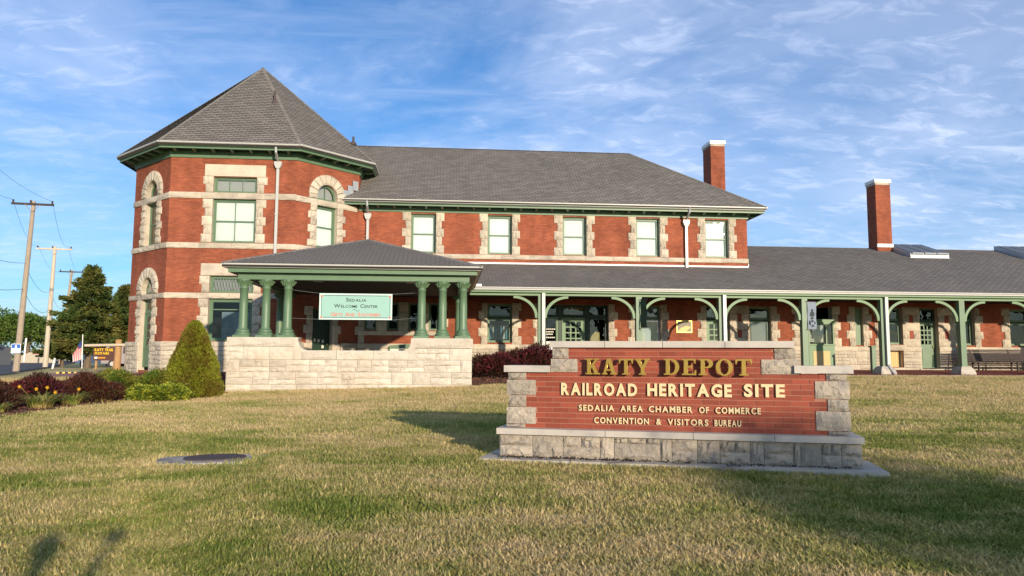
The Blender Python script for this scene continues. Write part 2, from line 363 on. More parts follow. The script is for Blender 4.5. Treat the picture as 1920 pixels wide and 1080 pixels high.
def quoins(owner, fr, ue, side, z0, z1, n, wide=.42, nar=.30, m=None, start=0, rev=.0):
    """toothed jamb; ue = opening edge, side=-1 stones lie left of it"""
    h = (z1-z0)/n; cuts = [z0]+[z0+h*k+random.uniform(-.05, .05)*h for k in range(1, n)]+[z1]
    for k in range(n):
        wd = (wide if (k+start) % 2 == 0 else nar)+random.uniform(-.025, .025)
        a, b = (ue-wd, ue) if side < 0 else (ue, ue+wd)
        stone(owner, fr, a, b, cuts[k], cuts[k+1], random.uniform(.025, .05), .25, m)
def ashlar(owner, fr, u0, u1, z0, z1, m, proud=.04, band=.36, wmin=.35, wmax=1.0, depth=.14, holes=(), seed=1):
    rs = random.Random(seed); nb = max(1, round((z1-z0)/band)); bh = (z1-z0)/nb
    spans = [(u0, u1)]
    for h in holes:
        ns = []
        for a, b in spans:
            if h[1] <= a or h[0] >= b: ns.append((a, b))
            else:
                if h[0]-a > .05: ns.append((a, h[0]))
                if b-h[1] > .05: ns.append((h[1], b))
        spans = ns
    for k in range(nb):
        zb = z0+k*bh
        for a, b in spans:
            u = a
            while u < b-1e-3:
                wd = rs.uniform(wmin, wmax)
                if b-(u+wd) < wmin*.8: wd = b-u
                if rs.random() < .38 and wd < wmax*.7: stone(owner, fr, u, u+wd, zb, zb+bh, proud, depth, m)
                else:
                    s = rs.choice((.4, .5, .55)); 
                    for z_a, z_b in ((zb, zb+bh*s), (zb+bh*s, zb+bh)):
                        if wd > wmax*.72 and rs.random() < .6:
                            c = u+wd*rs.uniform(.35, .65); stone(owner, fr, u, c, z_a, z_b, proud, depth, m); stone(owner, fr, c, u+wd, z_a, z_b, proud, depth, m)
                        else: stone(owner, fr, u, u+wd, z_a, z_b, proud, depth, m)
                u += wd
def band(owner, fr, u0, u1, z0, z1, proud=.05, ln=1.3, m=None, kind='rock'):
    n = max(1, round((u1-u0)/ln))
    for k in range(n): stone(owner, fr, u0+(u1-u0)*k/n, u0+(u1-u0)*(k+1)/n, z0, z1, proud, .16, m, kind)
def arch(owner, fr, cu, zc_, r0, r1, n=9, proud=.05, m=None):
    for k in range(n):
        a0, a1 = math.pi*k/n+.012, math.pi*(k+1)/n-.012; b = MB()
        rs = random.uniform(.0, .02)
        q = [(cu+r*math.cos(a), zc_+r*math.sin(a)) for r, a in ((r0, a0), (r1, a0), (r1, (a0+a1)/2), (r1, a1), (r0, a1), (r0, (a0+a1)/2))]
        mid = [(cu+r*math.cos(a), zc_+r*math.sin(a)) for r, a in ((r0+.07, a0+.05), (r1-.07, a0+.03), (r1-.07, (a0+a1)/2), (r1-.07, a1-.03), (r0+.07, a1-.05), (r0+.07, (a0+a1)/2))]
        for j in range(6):
            x, y = q[j], q[(j+1) % 6]; c, d = mid[j], mid[(j+1) % 6]
            b.poly([fr.p(x[0], proud, x[1]), fr.p(y[0], proud, y[1]), fr.p(d[0], proud+.03+rs, d[1]), fr.p(c[0], proud+.03+rs, c[1])])
            b.poly([fr.p(x[0], -.22, x[1]), fr.p(y[0], -.22, y[1]), fr.p(y[0], proud, y[1]), fr.p(x[0], proud, x[1])])
        b.poly([fr.p(c[0], proud+.03+rs, c[1]) for c in mid])
        b.build('stone', m or LIME, owner)

# ---- windows and doors
def window(owner, fr, u0, u1, z0, z1, rec=.14, fw=.07, rows=1, cols=1, blind=None, arched=False, gm=None, split=None, fm=None, lead=False, blz=None, name='window'):
    fm = fm or GREEN; b = MB(); o = -rec
    if arched:
        cu = (u0+u1)/2; r = (u1-u0)/2; zc_ = z1-r; n = 14
        for k in range(n):
            a, c = math.pi*k/n, math.pi*(k+1)/n
            q = [(cu+rr*math.cos(t), zc_+rr*math.sin(t)) for rr, t in ((r-fw, a), (r, a), (r, c), (r-fw, c))]
            b.prism(fr, q, o-.06, o)
        for s in (-1, 1):
            a = u0 if s < 0 else u1-fw; b.box(fr, a, a+fw, o-.06, o, z0, zc_-.001)
        b.box(fr, u0+fw, u1-fw, o-.06, o, z0, z0+fw)
    else:
        b.box(fr, u0, u0+fw, o-.06, o, z0, z1); b.box(fr, u1-fw, u1, o-.06, o, z0, z1)
        b.box(fr, u0+fw, u1-fw, o-.06, o, z1-fw, z1); b.box(fr, u0+fw, u1-fw, o-.06, o, z0, z0+fw*.9)
    wo = b.build(name, fm, owner)
    a0, a1, c0, c1 = u0+fw, u1-fw, z0+fw*.9, z1-(0 if arched else fw)
    s = MB(); t = .035
    if not arched:
        s.box(fr, a0, a0+t, o-.05, o-.02, c0, c1); s.box(fr, a1-t, a1, o-.05, o-.02, c0, c1)
        s.box(fr, a0+t, a1-t, o-.05, o-.02, c1-t, c1); s.box(fr, a0+t, a1-t, o-.05, o-.02, c0, c0+t)
    else: s.box(fr, a0, a1, o-.05, o-.02, c0, c0+t)
    for k in range(1, rows):
        z = c0+(c1-c0)*(split if split and rows == 2 else k/rows); s.box(fr, a0+t, a1-t, o-.049, o-.005, z-.022, z+.022)
    for k in range(1, cols):
        u = a0+(a1-a0)*k/cols; s.box(fr, u-.014, u+.014, o-.048, o-.016, c0+t, (c1-t if not arched else z1-fw))
    s.build('sash', fm, wo)
    g = MB()
    if arched:
        pts = [(a0, c0), (a1, c0)]+[(cu+(r-fw)*math.cos(math.pi*k/12), zc_+(r-fw)*math.sin(math.pi*k/12)) for k in range(13)]
        g.poly([fr.p(u, o-.035, z) for u, z in pts])
    else: g.poly([fr.p(a0, o-.035, c0), fr.p(a1, o-.035, c0), fr.p(a1, o-.035, c1), fr.p(a0, o-.035, c1)])
    g.build('pane', gm or GLASS, wo)
    if lead:
        d = MB(); step = .12
        for k in range(int((a1-a0)/step)):
            u = a0+step*(k+.5)
            for q in ((u, c0+.04, u+step/2, (c0+c1)/2), (u+step/2, (c0+c1)/2, u, c1-.04), (u, c0+.04, u-step/2, (c0+c1)/2), (u-step/2, (c0+c1)/2, u, c1-.04)):
                d.tube([fr.p(q[0], o-.03, q[1]), fr.p(q[2], o-.03, q[3])], .0035, 3)
        d.build('leading', PAPER, wo)
    if blind:
        z = blz if blz else c0
        q = MB()
        if arched: q.poly([fr.p(u, o-.12, zz) for u, zz in pts])
        else: q.box(fr, a0, a1, o-.125, o-.11, z, c1)
        q.build('blind', blind, wo)
    return wo
def door(owner, fr, u0, u1, z0, z1, rec=.2, cols=3, rows=4, m=None, zg=None, blank=False):
    m = m or GREEN; o = -rec; b = MB(); fw = .06
    b.box(fr, u0, u0+fw, o-.08, o+.02, z0, z1); b.box(fr, u1-fw, u1, o-.08, o+.02, z0, z1); b.box(fr, u0+fw, u1-fw, o-.08, o+.02, z1-fw, z1)
    do = b.build('door', m, owner)
    a0, a1 = u0+fw+.005, u1-fw-.005; zt = z1-fw-.005; zg = zg or z0+(z1-z0)*.47; leaf = MB()
    if blank: leaf.box(fr, a0, a1, o-.05, o-.01, z0+.01, zt)
    else:
        st = .11; leaf.box(fr, a0, a0+st, o-.05, o-.01, z0+.01, zt); leaf.box(fr, a1-st, a1, o-.05, o-.01, z0+.01, zt)
        leaf.box(fr, a0+st, a1-st, o-.05, o-.01, zt-st, zt); leaf.box(fr, a0+st, a1-st, o-.05, o-.01, z0+.01, zg)
        gx0, gx1, gz0, gz1 = a0+st, a1-st, zg, zt-st
        for k in range(1, cols):
            u = gx0+(gx1-gx0)*k/cols; leaf.box(fr, u-.028, u+.028, o-.049, o-.012, gz0, gz1)
        for k in range(1, rows):
            z = gz0+(gz1-gz0)*k/rows
            for j in range(cols):
                ua = gx0+(gx1-gx0)*j/cols+(.028 if j else 0); ub = gx0+(gx1-gx0)*(j+1)/cols-(.028 if j < cols-1 else 0)
                leaf.box(fr, ua, ub, o-.048, o-.013, z-.028, z+.028)
    leaf.build('leaf', m, do)
    if not blank:
        g = MB(); g.poly([fr.p(gx0, o-.03, gz0), fr.p(gx1, o-.03, gz0), fr.p(gx1, o-.03, gz1), fr.p(gx0, o-.03, gz1)]); g.build('pane', GLASSD, do)
        p = MB(); p.box(fr, a0+st*1.3, a1-st*1.3, o-.01, o+.004, z0+.16, zg-.2); bevel_obj(p.build('panel', m, do), .01, 1)
    h = MB(); h.lathe(*fr.p(a1-.05, o+.03, 0)[:2], [(.012, z0+.98), (.028, z0+1.0), (.028, z0+1.04), (.012, z0+1.06)], 8); h.build('handle', BRONZE, do)
    return do

# ---- mitred sweeps along a plan path (outward = right hand side of travel)
def offset_path(path, d):
    out = []
    for i, p in enumerate(path):
        ds = []
        if i > 0: ds.append(((p[0]-path[i-1][0]), (p[1]-path[i-1][1])))
        if i < len(path)-1: ds.append(((path[i+1][0]-p[0]), (path[i+1][1]-p[1])))
        ns = []
        for a, b in ds: l = math.hypot(a, b); ns.append((b/l, -a/l))
        nx, ny = sum(n[0] for n in ns), sum(n[1] for n in ns); l = math.hypot(nx, ny); nx /= l; ny /= l
        c = nx*ns[0][0]+ny*ns[0][1]; out.append((p[0]+nx*d/c, p[1]+ny*d/c))
    return out
def sweep(name, m, owner, path, prof, closed=True, smooth=False):
    """prof: list of (offset outward, z), counter-clockwise"""
    b = MB(); rings = [offset_path(path, o) for o, z in prof]; n = len(prof)
    for i in range(len(path)-1):
        for k in range(n if closed else n-1):
            k2 = (k+1) % n; A = rings[k][i]; B = rings[k][i+1]; C_ = rings[k2][i+1]; D = rings[k2][i]
            b.poly([(*A, prof[k][1]), (*B, prof[k][1]), (*C_, prof[k2][1]), (*D, prof[k2][1])], [(A[0]+A[1], prof[k][1]), (B[0]+B[1], prof[k][1]), (C_[0]+C_[1], prof[k2][1]), (D[0]+D[1], prof[k2][1])])
    for i in (0, len(path)-1):
        q = [(*rings[k][i], prof[k][1]) for k in range(n)]; b.poly(q if i else q[::-1])
    return b.build(name, m, owner)
def gutter_prof(o, zt, h=.13, wd=.13):
    return [(o-wd, zt-h), (o-.04, zt-h), (o-.035, zt-h*.55), (o-.005, zt-h*.35), (o, zt-.015), (o, zt), (o-wd, zt)]

# ---- shingled roof planes
SH_T = .30
def shingle_mesh():
    b = MB(); w2 = SH_T/2-.011; l = .175; t = .034
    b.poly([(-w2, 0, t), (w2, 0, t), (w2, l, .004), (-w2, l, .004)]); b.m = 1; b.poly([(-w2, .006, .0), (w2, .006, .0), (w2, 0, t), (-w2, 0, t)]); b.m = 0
    b.poly([(-w2, l, 0), (-w2, 0, 0), (-w2, 0, t), (-w2, l, .004)]); b.poly([(w2, 0, 0), (w2, l, 0), (w2, l, .004), (w2, 0, t)])
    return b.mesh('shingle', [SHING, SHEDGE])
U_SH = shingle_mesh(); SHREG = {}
def roof_face(owner, pts, ex=.15, name='roof', m=None, lift=.0):
    """pts[0]->pts[1] is the eave, all coplanar; shingles laid in courses up the slope"""
    P = [Vector(p) for p in pts]; e = (P[1]-P[0]).normalized(); nrm = (P[1]-P[0]).cross(P[-1]-P[0]).normalized()
    if nrm.z < 0: nrm = -nrm
    s = nrm.cross(e).normalized(); q = [((p-P[0]).dot(e), (p-P[0]).dot(s)) for p in P]
    smax = max(y for x, y in q); b = MB()
    b.poly([p for p in P]); th = .12
    for a, c in zip(P, P[1:]+P[:1]): b.poly([a, c, c-Vector((0, 0, th)), a-Vector((0, 0, th))])
    b.poly([p-Vector((0, 0, th)) for p in P][::-1])
    ro = b.build(name, UNDER, owner)
    def ext(y):
        xs = []
        for (x1, y1), (x2, y2) in zip(q, q[1:]+q[:1]):
            if (y1-y)*(y2-y) <= 0 and abs(y1-y2) > 1e-9: xs.append(x1+(x2-x1)*(y-y1)/(y2-y1))
        return (min(xs), max(xs)) if xs else (0, 0)
    k = 0; y = .0; HF = max(.36, min(1.0, (1-nrm.z)*3.0)); reg = SHREG.setdefault(owner.name, [owner, [], [], []])
    while y < smax-.03:
        y1 = min(y+.175, smax); (a0, b0), (a1, b1) = ext(y+1e-4), ext(y1-1e-4)
        j = math.floor(min(a0, a1)/SH_T)-1; off = (k*.5 % 1)*SH_T+random.uniform(-.012, .012)
        while j*SH_T+off < max(b0, b1):
            u = j*SH_T+off; j += 1; l0, r0 = max(u+.011, a0), min(u+SH_T-.011, b0); l1, r1 = max(u+.011, a1), min(u+SH_T-.011, b1)
            full = (l0 == u+.011 and r0 == u+SH_T-.011 and l1 == l0 and r1 == r0 and y1 == y+.175)
            if r0 < l0: l0 = r0 = min(max((l0+r0)/2, a0), b0)
            if r1 < l1: l1 = r1 = min(max((l1+r1)/2, a1), b1)
            if r0-l0 < 1e-4 and r1-l1 < 1e-4: continue
            O = P[0]; pt = lambda uu, yy, h: O+e*uu+s*yy+nrm*h
            if full:
                c = pt(u+SH_T/2, y, 0); fore = abs((CAM-c).normalized().dot(nrm))
                reg[1].append((fore/(CAM-c).length_squared, Matrix((e, s, nrm*HF)).transposed().to_4x4(), c, ro))
            else: reg[2].append([pt(l0, y, .034*HF), pt(r0, y, .034*HF), pt(r1, y1, .004), pt(l1, y1, .004), pt(l0, y, 0), pt(r0, y, 0)])
        y += ex; k += 1
    return ro
def flush_shingles(limit=300):
    for key, (owner, full, cut, _) in SHREG.items():
        full.sort(key=lambda t: -t[0]); W = world(owner)
        for f, rot, c, ro in full[:limit]:
            o = bpy.data.objects.new('shingle', U_SH); COL.objects.link(o); o.parent = owner
            mt = rot.copy(); mt.translation = c-W; o.matrix_local = mt
        vs = []; fs = []; mi = []; k = 0; co = np.empty(len(U_SH.vertices)*3); U_SH.vertices.foreach_get('co', co); co = co.reshape(-1, 3)
        bf = [tuple(p.vertices) for p in U_SH.polygons]
        # weld template so that each shingle is one island
        key_ = {}; idx = []; uq = []
        for p in co:
            kk = tuple(np.round(p, 4))
            if kk not in key_: key_[kk] = len(uq); uq.append(p)
            idx.append(key_[kk])
        uq = np.array(uq); bf = [tuple(idx[i] for i in f) for f in bf]
        for f, rot, c, ro in full[limit:]:
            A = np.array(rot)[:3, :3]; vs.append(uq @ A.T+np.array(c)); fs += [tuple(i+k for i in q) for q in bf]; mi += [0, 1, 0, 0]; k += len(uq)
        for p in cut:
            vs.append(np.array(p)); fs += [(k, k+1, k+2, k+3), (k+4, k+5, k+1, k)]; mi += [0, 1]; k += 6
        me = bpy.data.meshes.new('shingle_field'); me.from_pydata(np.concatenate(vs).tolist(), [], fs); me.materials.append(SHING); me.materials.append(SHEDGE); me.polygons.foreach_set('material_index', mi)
        o = link('shingle_field', me, owner); o['kind'] = 'stuff'
    SHREG.clear()
def hipcap(owner, a, b_, r=.09, m=None):
    a, b_ = Vector(a), Vector(b_); d = (b_-a); l = d.length; d.normalize(); side = d.cross(Vector((0, 0, 1))).normalized(); up = side.cross(d)
    b = MB(); n = max(1, int(l/.16))
    for k in range(n):
        p, q = a+d*(l*k/n), a+d*(l*(k+1)/n+.02); h0, h1 = .035, .022
        for s in (-1, 1):
            t = [p+up*h0, q+up*h1, q+side*s*r-up*.02+up*0, p+side*s*r-up*.01]
            b.poly(t if s > 0 else t[::-1])
        b.poly([p+up*h0, p+side*r-up*.01, p+side*r-up*.03, p-side*r-up*.03, p-side*r-up*.01])
    return b.build('ridge_cap', m or SHING, owner)

# ---- lettering
def glyph_mesh(ch, bold=.0, depth=.01):
    cu = bpy.data.curves.new('t', 'FONT'); cu.body = ch; cu.size = 1; cu.extrude = depth/2; cu.offset = bold; cu.resolution_u = 3
    o = bpy.data.objects.new('t', cu); COL.objects.link(o)
    me = bpy.data.meshes.new_from_object(o.evaluated_get(bpy.context.evaluated_depsgraph_get())) if False else None
    dg = bpy.context.evaluated_depsgraph_get(); me = bpy.data.meshes.new_from_object(o.evaluated_get(dg))
    bpy.data.objects.remove(o); bpy.data.curves.remove(cu); return me
GLY = {}
def glyph(ch, bold, depth):
    k = (ch, bold, depth)
    if k not in GLY:
        me = glyph_mesh(ch, bold, depth); co = np.empty(len(me.vertices)*3); me.vertices.foreach_get('co', co); co = co.reshape(-1, 3)
        co[:, 0] -= co[:, 0].min(); GLY[k] = (me, co, co[:, 0].max() if len(co) else 0, co[:, 1].max(), )
        me.vertices.foreach_set('co', co.ravel())
    return GLY[k]
def text_layout(s, bold, depth, track=.09, space=.42, smallcap=1.0):
    x = 0; out = []; first = True
    for ch in s:
        if ch == ' ': x += space; first = True; continue
        sc = 1.0 if (first or smallcap == 1) else smallcap; first = False
        g = glyph(ch, bold, depth); out.append((ch, x, sc)); x += g[2]*sc+track*sc
    return out, x-track
def lettering(owner, fr, s, u0, u1, z0, h, off, m, depth=.02, bold=.018, track=.09, space=.42, smallcap=1.0, individual=False, name='letter', width=None):
    lay, tot = text_layout(s, bold, depth/h*.72, track, space, smallcap); caph = glyph('E', bold, depth/h*.72)[3]
    sx = (u1-u0)/tot; sz = h/caph; vs = []; fs = []; k = 0
    for ch, x, sc in lay:
        me = glyph(ch, bold, depth/h*.72)[0]
        base = fr.p(u0+x*sx, off, z0)
        mt = Matrix.Translation(base) @ Matrix.Rotation(fr.a, 4, 'Z') @ Matrix.Rotation(R(90), 4, 'X') @ Matrix.Diagonal((sx*sc, sz*sc, h/.72*1.0, 1))
        if individual:
            o = bpy.data.objects.new(name, withmat(me, m)); COL.objects.link(o); o.parent = owner
            o.matrix_local = Matrix.Translation(-world(owner)) @ mt; o['label'] = 'raised letter '+ch if ch != '&' else 'raised ampersand'
        else:
            co = np.empty(len(me.vertices)*3); me.vertices.foreach_get('co', co); A = np.array(mt); vs.append(co.reshape(-1, 3) @ A[:3, :3].T+A[:3, 3])
            fs += [tuple(i+k for i in p.vertices) for p in me.polygons]; k += len(me.vertices)
    if not individual:
        vs = np.concatenate(vs); me = bpy.data.meshes.new('lettering'); org = Vector(vs.mean(0)); me.from_pydata((vs-vs.mean(0)).tolist(), [], fs); me.materials.append(m)
        return link('lettering', me, owner, org)

# ---- foliage: numpy diamonds
def leaves(name, C_, D, ln, wd, m, owner=None, jitter=.35, kind=None):
    """C_ base points (N,3), D directions (N,3) -> one diamond each"""
    n = len(C_); D = D+np.random.normal(0, jitter, (n, 3)); D /= np.linalg.norm(D, axis=1, keepdims=True)+1e-9
    ln = ln*np.random.uniform(.6, 1.3, (n, 1)); S = np.cross(D, np.random.normal(0, 1, (n, 3))); S /= np.linalg.norm(S, axis=1, keepdims=True)+1e-9
    a = C_; b = C_+D*ln*.5+S*wd/2; c = C_+D*ln; d = C_+D*ln*.5-S*wd/2
    org = C_.mean(0); org[2] = C_[:, 2].min(); v = np.stack([a, b, c, d], 1).reshape(-1, 3)-org
    me = bpy.data.meshes.new(name); me.vertices.add(4*n); me.vertices.foreach_set('co', v.ravel())
    me.loops.add(4*n); me.loops.foreach_set('vertex_index', np.arange(4*n, dtype=np.int32)); me.polygons.add(n)
    me.polygons.foreach_set('loop_start', np.arange(0, 4*n, 4, dtype=np.int32)); me.update(calc_edges=True); me.validate(); me.materials.append(m)
    o = link(name, me, owner, org)
    if kind: o['kind'] = kind
    return o
def ell(n, c, r, shell=.55, zmin=-.2):
    p = np.random.normal(0, 1, (n*2, 3)); p /= np.linalg.norm(p, axis=1, keepdims=True); p = p[p[:, 2] > zmin][:n]
    rad = np.random.uniform(shell, 1, (len(p), 1)); return np.array(c)+p*np.array(r)*rad, p

# ============================================================ GROUND
def smst(x, a, b): t = np.clip((x-a)/(b-a), 0, 1); return t*t*(3-2*t)
GY = np.array([-60, 0, 4, 8, 10, 13, 16, 20, 23, 26, 28.7, 31, 300.]); GZ = np.array([-.35, 0, .04, .20, .25, .31, .35, .41, .56, .78, .90, .91, .91])
def G(x, y):
    x = np.asarray(x, float); y = np.asarray(y, float); b = np.interp(y, GY, GZ)
    b = b+.024*np.clip(x+3, -4, 8)*smst(y, 17, 22.5)*(1-smst(y, 24, 28.5))
    xs = -25.5-(y-50)*.42; Lf = .5+.40*smst(x, xs, xs+9)
    left = smst(y, 24, 34)*(1-smst(x, -13.5, -11)); b = b*(1-left)+Lf*left
    b = b+.012*np.sin(x*.9+y*.4)*np.cos(y*.7-x*.3)*(1-smst(y, 25, 29))
    return b
def ground_sheet(name, xs, ys, m, lift=0.0, mask=None):
    X, Y = np.meshgrid(xs, ys); Z = G(X, Y)+lift; nx, ny = len(xs), len(ys); v = np.stack([X, Y, Z], -1).reshape(-1, 3)
    f = [(j*nx+i, j*nx+i+1, (j+1)*nx+i+1, (j+1)*nx+i) for j in range(ny-1) for i in range(nx-1) if mask is None or mask((xs[i]+xs[i+1])/2, (ys[j]+ys[j+1])/2)]
    me = bpy.data.meshes.new(name); me.from_pydata(v.tolist(), [], f); me.materials.append(m); me.polygons.foreach_set('use_smooth', [True]*len(f)); me.update()
    o = link(name, me); return o
def grass_colour(m, blade=False):
    n = m.node_tree.nodes; l = m.node_tree.links; b = n['Principled BSDF']; geo = n.new('ShaderNodeNewGeometry')
    def nz(s, d, r, off, lo, hi, st=(1, 1, 1)):
        mp = n.new('ShaderNodeMapping'); mp.inputs['Location'].default_value = (off, off*.7, 0); mp.inputs['Scale'].default_value = st; l.new(geo.outputs['Position'], mp.inputs[0])
        t = n.new('ShaderNodeTexNoise'); t.inputs['Scale'].default_value = s; t.inputs['Detail'].default_value = d; t.inputs['Roughness'].default_value = r; l.new(mp.outputs[0], t.inputs['Vector'])
        q = n.new('ShaderNodeMapRange'); q.inputs['From Min'].default_value = lo; q.inputs['From Max'].default_value = hi; q.interpolation_type = 'SMOOTHSTEP'; l.new(t.outputs[0], q.inputs[0]); return q.outputs[0]
    a = nz(.34, 4, .6, 3.3, .33, .67, (.8, 1.2, 0)); c = nz(1.5, 4, .6, 9.1, .36, .66, (.8, 1.3, 0)); e = nz(60 if blade else 26, 2, .5, 1.7, .35, .65)
    sp = n.new('ShaderNodeSeparateXYZ'); l.new(geo.outputs['Position'], sp.inputs[0])
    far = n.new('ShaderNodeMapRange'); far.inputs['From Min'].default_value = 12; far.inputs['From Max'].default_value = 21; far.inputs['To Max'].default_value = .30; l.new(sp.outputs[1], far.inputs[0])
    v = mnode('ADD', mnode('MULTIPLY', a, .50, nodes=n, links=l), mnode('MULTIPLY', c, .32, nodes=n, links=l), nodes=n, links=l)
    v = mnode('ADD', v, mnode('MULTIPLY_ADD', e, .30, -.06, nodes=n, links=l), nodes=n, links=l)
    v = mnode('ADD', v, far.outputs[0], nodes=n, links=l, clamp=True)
    if blade:
        v = mnode('ADD', v, mnode('MULTIPLY_ADD', geo.outputs['Random Per Island'], .34, -.17, nodes=n, links=l), nodes=n, links=l)
        oi = n.new('ShaderNodeObjectInfo'); v = mnode('ADD', v, mnode('MULTIPLY_ADD', oi.outputs['Random'], .26, -.07, nodes=n, links=l), nodes=n, links=l, clamp=True)
    r = n.new('ShaderNodeValToRGB'); l.new(v, r.inputs[0]); el = r.color_ramp.elements
    cols = [(0, (.13, .195, .032)), (.33, (.25, .285, .065)), (.6, (.46, .40, .155)), (1, (.66, .51, .28))]
    k = 1.0 if blade else .95
    el[0].position = 0; el[0].color = (*[x*k for x in cols[0][1]], 1); el[1].position = 1; el[1].color = (*[x*k for x in cols[3][1]], 1)
    for p_, c_ in cols[1:3]: q = el.new(p_); q.color = (*[x*k for x in c_], 1)
    l.new(r.outputs[0], b.inputs['Base Color'])
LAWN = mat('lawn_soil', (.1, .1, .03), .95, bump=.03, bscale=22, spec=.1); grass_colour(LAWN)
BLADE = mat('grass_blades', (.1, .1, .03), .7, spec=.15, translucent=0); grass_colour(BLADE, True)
def _tr(m):
    n = m.node_tree.nodes; l = m.node_tree.links; b = n['Principled BSDF']; s = b.inputs['Base Color'].links[0].from_socket
    tr = n.new('ShaderNodeBsdfTranslucent'); l.new(s, tr.inputs[0]); ms = n.new('ShaderNodeMixShader'); ms.inputs[0].default_value = .3
    l.new(b.outputs[0], ms.inputs[1]); l.new(tr.outputs[0], ms.inputs[2]); l.new(ms.outputs[0], n['Material Output'].inputs[0])
_tr(BLADE)
xs = np.concatenate([np.array([-600, -300, -160, -110]), np.arange(-80, -20, 1.5), np.arange(-20, 36, .8), np.array([40, 50, 70, 110, 200, 600])])
ys = np.concatenate([np.array([-200, -100, -60, -40, -25, -15, -8]), np.arange(-4, 34, .6), np.arange(35, 130, 2.), np.array([150, 200, 300, 700])])
o = ground_sheet('ground', xs, ys, LAWN); o['kind'] = 'structure'

# ============================================================ PAVING, ROAD, BEDS
PZ = .955
PAVB = brick_mat('paver_bricks', (.27, .075, .055), (.20, .055, .042), (.15, .07, .055), .21, .11, .008)
def pz(y): return .945+(y-28.95)*.0345
b = MB(); b.poly([(1.2, 28.95, .945), (60, 28.95, .945), (60, 33.4, pz(33.4)), (1.2, 33.4, pz(33.4))], [(1.2, 28.95), (60, 28.95), (60, 33.4), (1.2, 33.4)]); b.box(W0, 1.2, 60, -33.4, -28.95, .3, .93); o = b.build('platform_pavement', PAVB); o['kind'] = 'structure'
# pavers as pieces along the visible strip, three courses of soldiers
pv = o; rs = random.Random(4); cnt = 0
b = MB(); b.box(W0, 1.2, 60, -28.948, -28.75, .3, .94); o = b.build('kerb', CONC); o['kind'] = 'structure'
xs2 = np.arange(-60, -2, 1.0); ys2 = np.arange(25, 130, 2.0)
def roadmask(x, y): xr = -25.5-(y-50)*.42; return y > 25 and xr-13 < x < xr-1.5
o = ground_sheet('road', np.arange(-80, -10, .7), np.arange(20, 150, 2.0), ASPHALT, .05, roadmask); o['kind'] = 'structure'
def pathmask(x, y): xr = -25.5-(y-50)*.42; return (29 < y < 46 and xr+.6 < x < -13.9) or (25 < y < 30 and xr+3 < x < -12.5)
o = ground_sheet('brick_path', np.arange(-30, -11, .5), np.arange(24, 48, .5), PAVER, .04, pathmask); o['kind'] = 'structure'
BED = [(-8.9, 15.2), (-8.75, 17.2), (-8.75, 19.2), (-8.5, 21.0), (-7.9, 22.2), (-6.62, 22.9), (-6.62, 30.9), (-11.6, 30.2), (-12.6, 27.5), (-13.2, 24), (-13.0, 20), (-12.2, 16), (-10.5, 14.6)]
def inpoly(x, y, P):
    c = False
    for (x1, y1), (x2, y2) in zip(P, P[1:]+P[:1]):
        if (y1 > y) != (y2 > y) and x < (x2-x1)*(y-y1)/(y2-y1)+x1: c = not c
    return c
o = ground_sheet('mulch_bed', np.arange(-14, -6.5, .12), np.arange(14, 31.2, .12), MULCH, .03, lambda x, y: inpoly(x, y, BED)); o['kind'] = 'structure'
BED2 = [(.85, 23.6), (2.2, 23.9), (4.8, 24.6), (5.0, 28.9), (.85, 28.9)]
o = ground_sheet('mulch_bed', np.arange(.8, 5.2, .15), np.arange(23.4, 29, .15), MULCH, .03, lambda x, y: inpoly(x, y, BED2)); o['kind'] = 'structure'
def chips(name, P, n, seed):
    r = np.random.RandomState(seed); p = []
    xs_ = [q[0] for q in P]; ys_ = [q[1] for q in P]
    while len(p) < n:
        x, y = r.uniform(min(xs_), max(xs_)), r.uniform(min(ys_), max(ys_))
        if inpoly(x, y, P): p.append((x, y, 0))
    p = np.array(p); p[:, 2] = G(p[:, 0], p[:, 1])+.035; d = np.random.normal(0, 1, (n, 3)); d[:, 2] = np.abs(d[:, 2])*.3
    o = leaves(name, p, d, .09, .03, MULCH, kind='stuff'); return o
chips('mulch_chips', BED, 9000, 3); chips('mulch_chips', BED2, 2500, 5)

# ============================================================ DEPOT BUILDING
DEP = thing('depot_building', 'long red brick railroad depot with octagonal corner tower and grey shingle roofs', 'depot', (0, 33, .95))
TF, TR, TL = Fr(-11.42, 31, 0), Fr(-6.33, 31, 45), Fr(-13.7203, 33.3, -45)
DL = 3.2527; MF = Fr(0, 33.3, 0)
TOWER = [(-13.7203, 41), (-13.7203, 33.3), (-11.42, 31), (-6.33, 31), (-4.03, 33.3), (-4.03, 41)]
WT = 2.18      # top of stone water table
# --- tower front face
fo = (1.74, 3.48)
wall(DEP, TF, 0, 5.09, .5, 9.95, [(fo[0], fo[1], 6.24, 8.07), (fo[0], fo[1], 8.33, 8.98), (fo[0], fo[1], 2.2, 3.93), (fo[0], fo[1], 4.17, 4.86)], BRICK)
window(DEP, TF, *fo, 6.24, 8.07, rows=2, cols=2, blind=BLIND)
window(DEP, TF, *fo, 8.33, 8.98, cols=3, blind=BLINDG)
wf = window(DEP, TF, *fo, 2.2, 3.93, fw=.10, rows=2, split=.78, gm=GLASSD)
window(DEP, TF, *fo, 4.17, 4.86, cols=2, lead=True, gm=GLASSD, fw=.08, blind=BLINDG)
b = MB(); b.box(TF, fo[0]+.45, fo[1]-.2, -.34, -.32, 2.32, 3.4); ps = b.build('window_sheet', mat('mottled_blue', (.42, .50, .58), .6, col2=(.20, .28, .36), c2scale=2.5, c2lo=.4, c2hi=.6), wf)  # mottled blue sheet set behind the pane
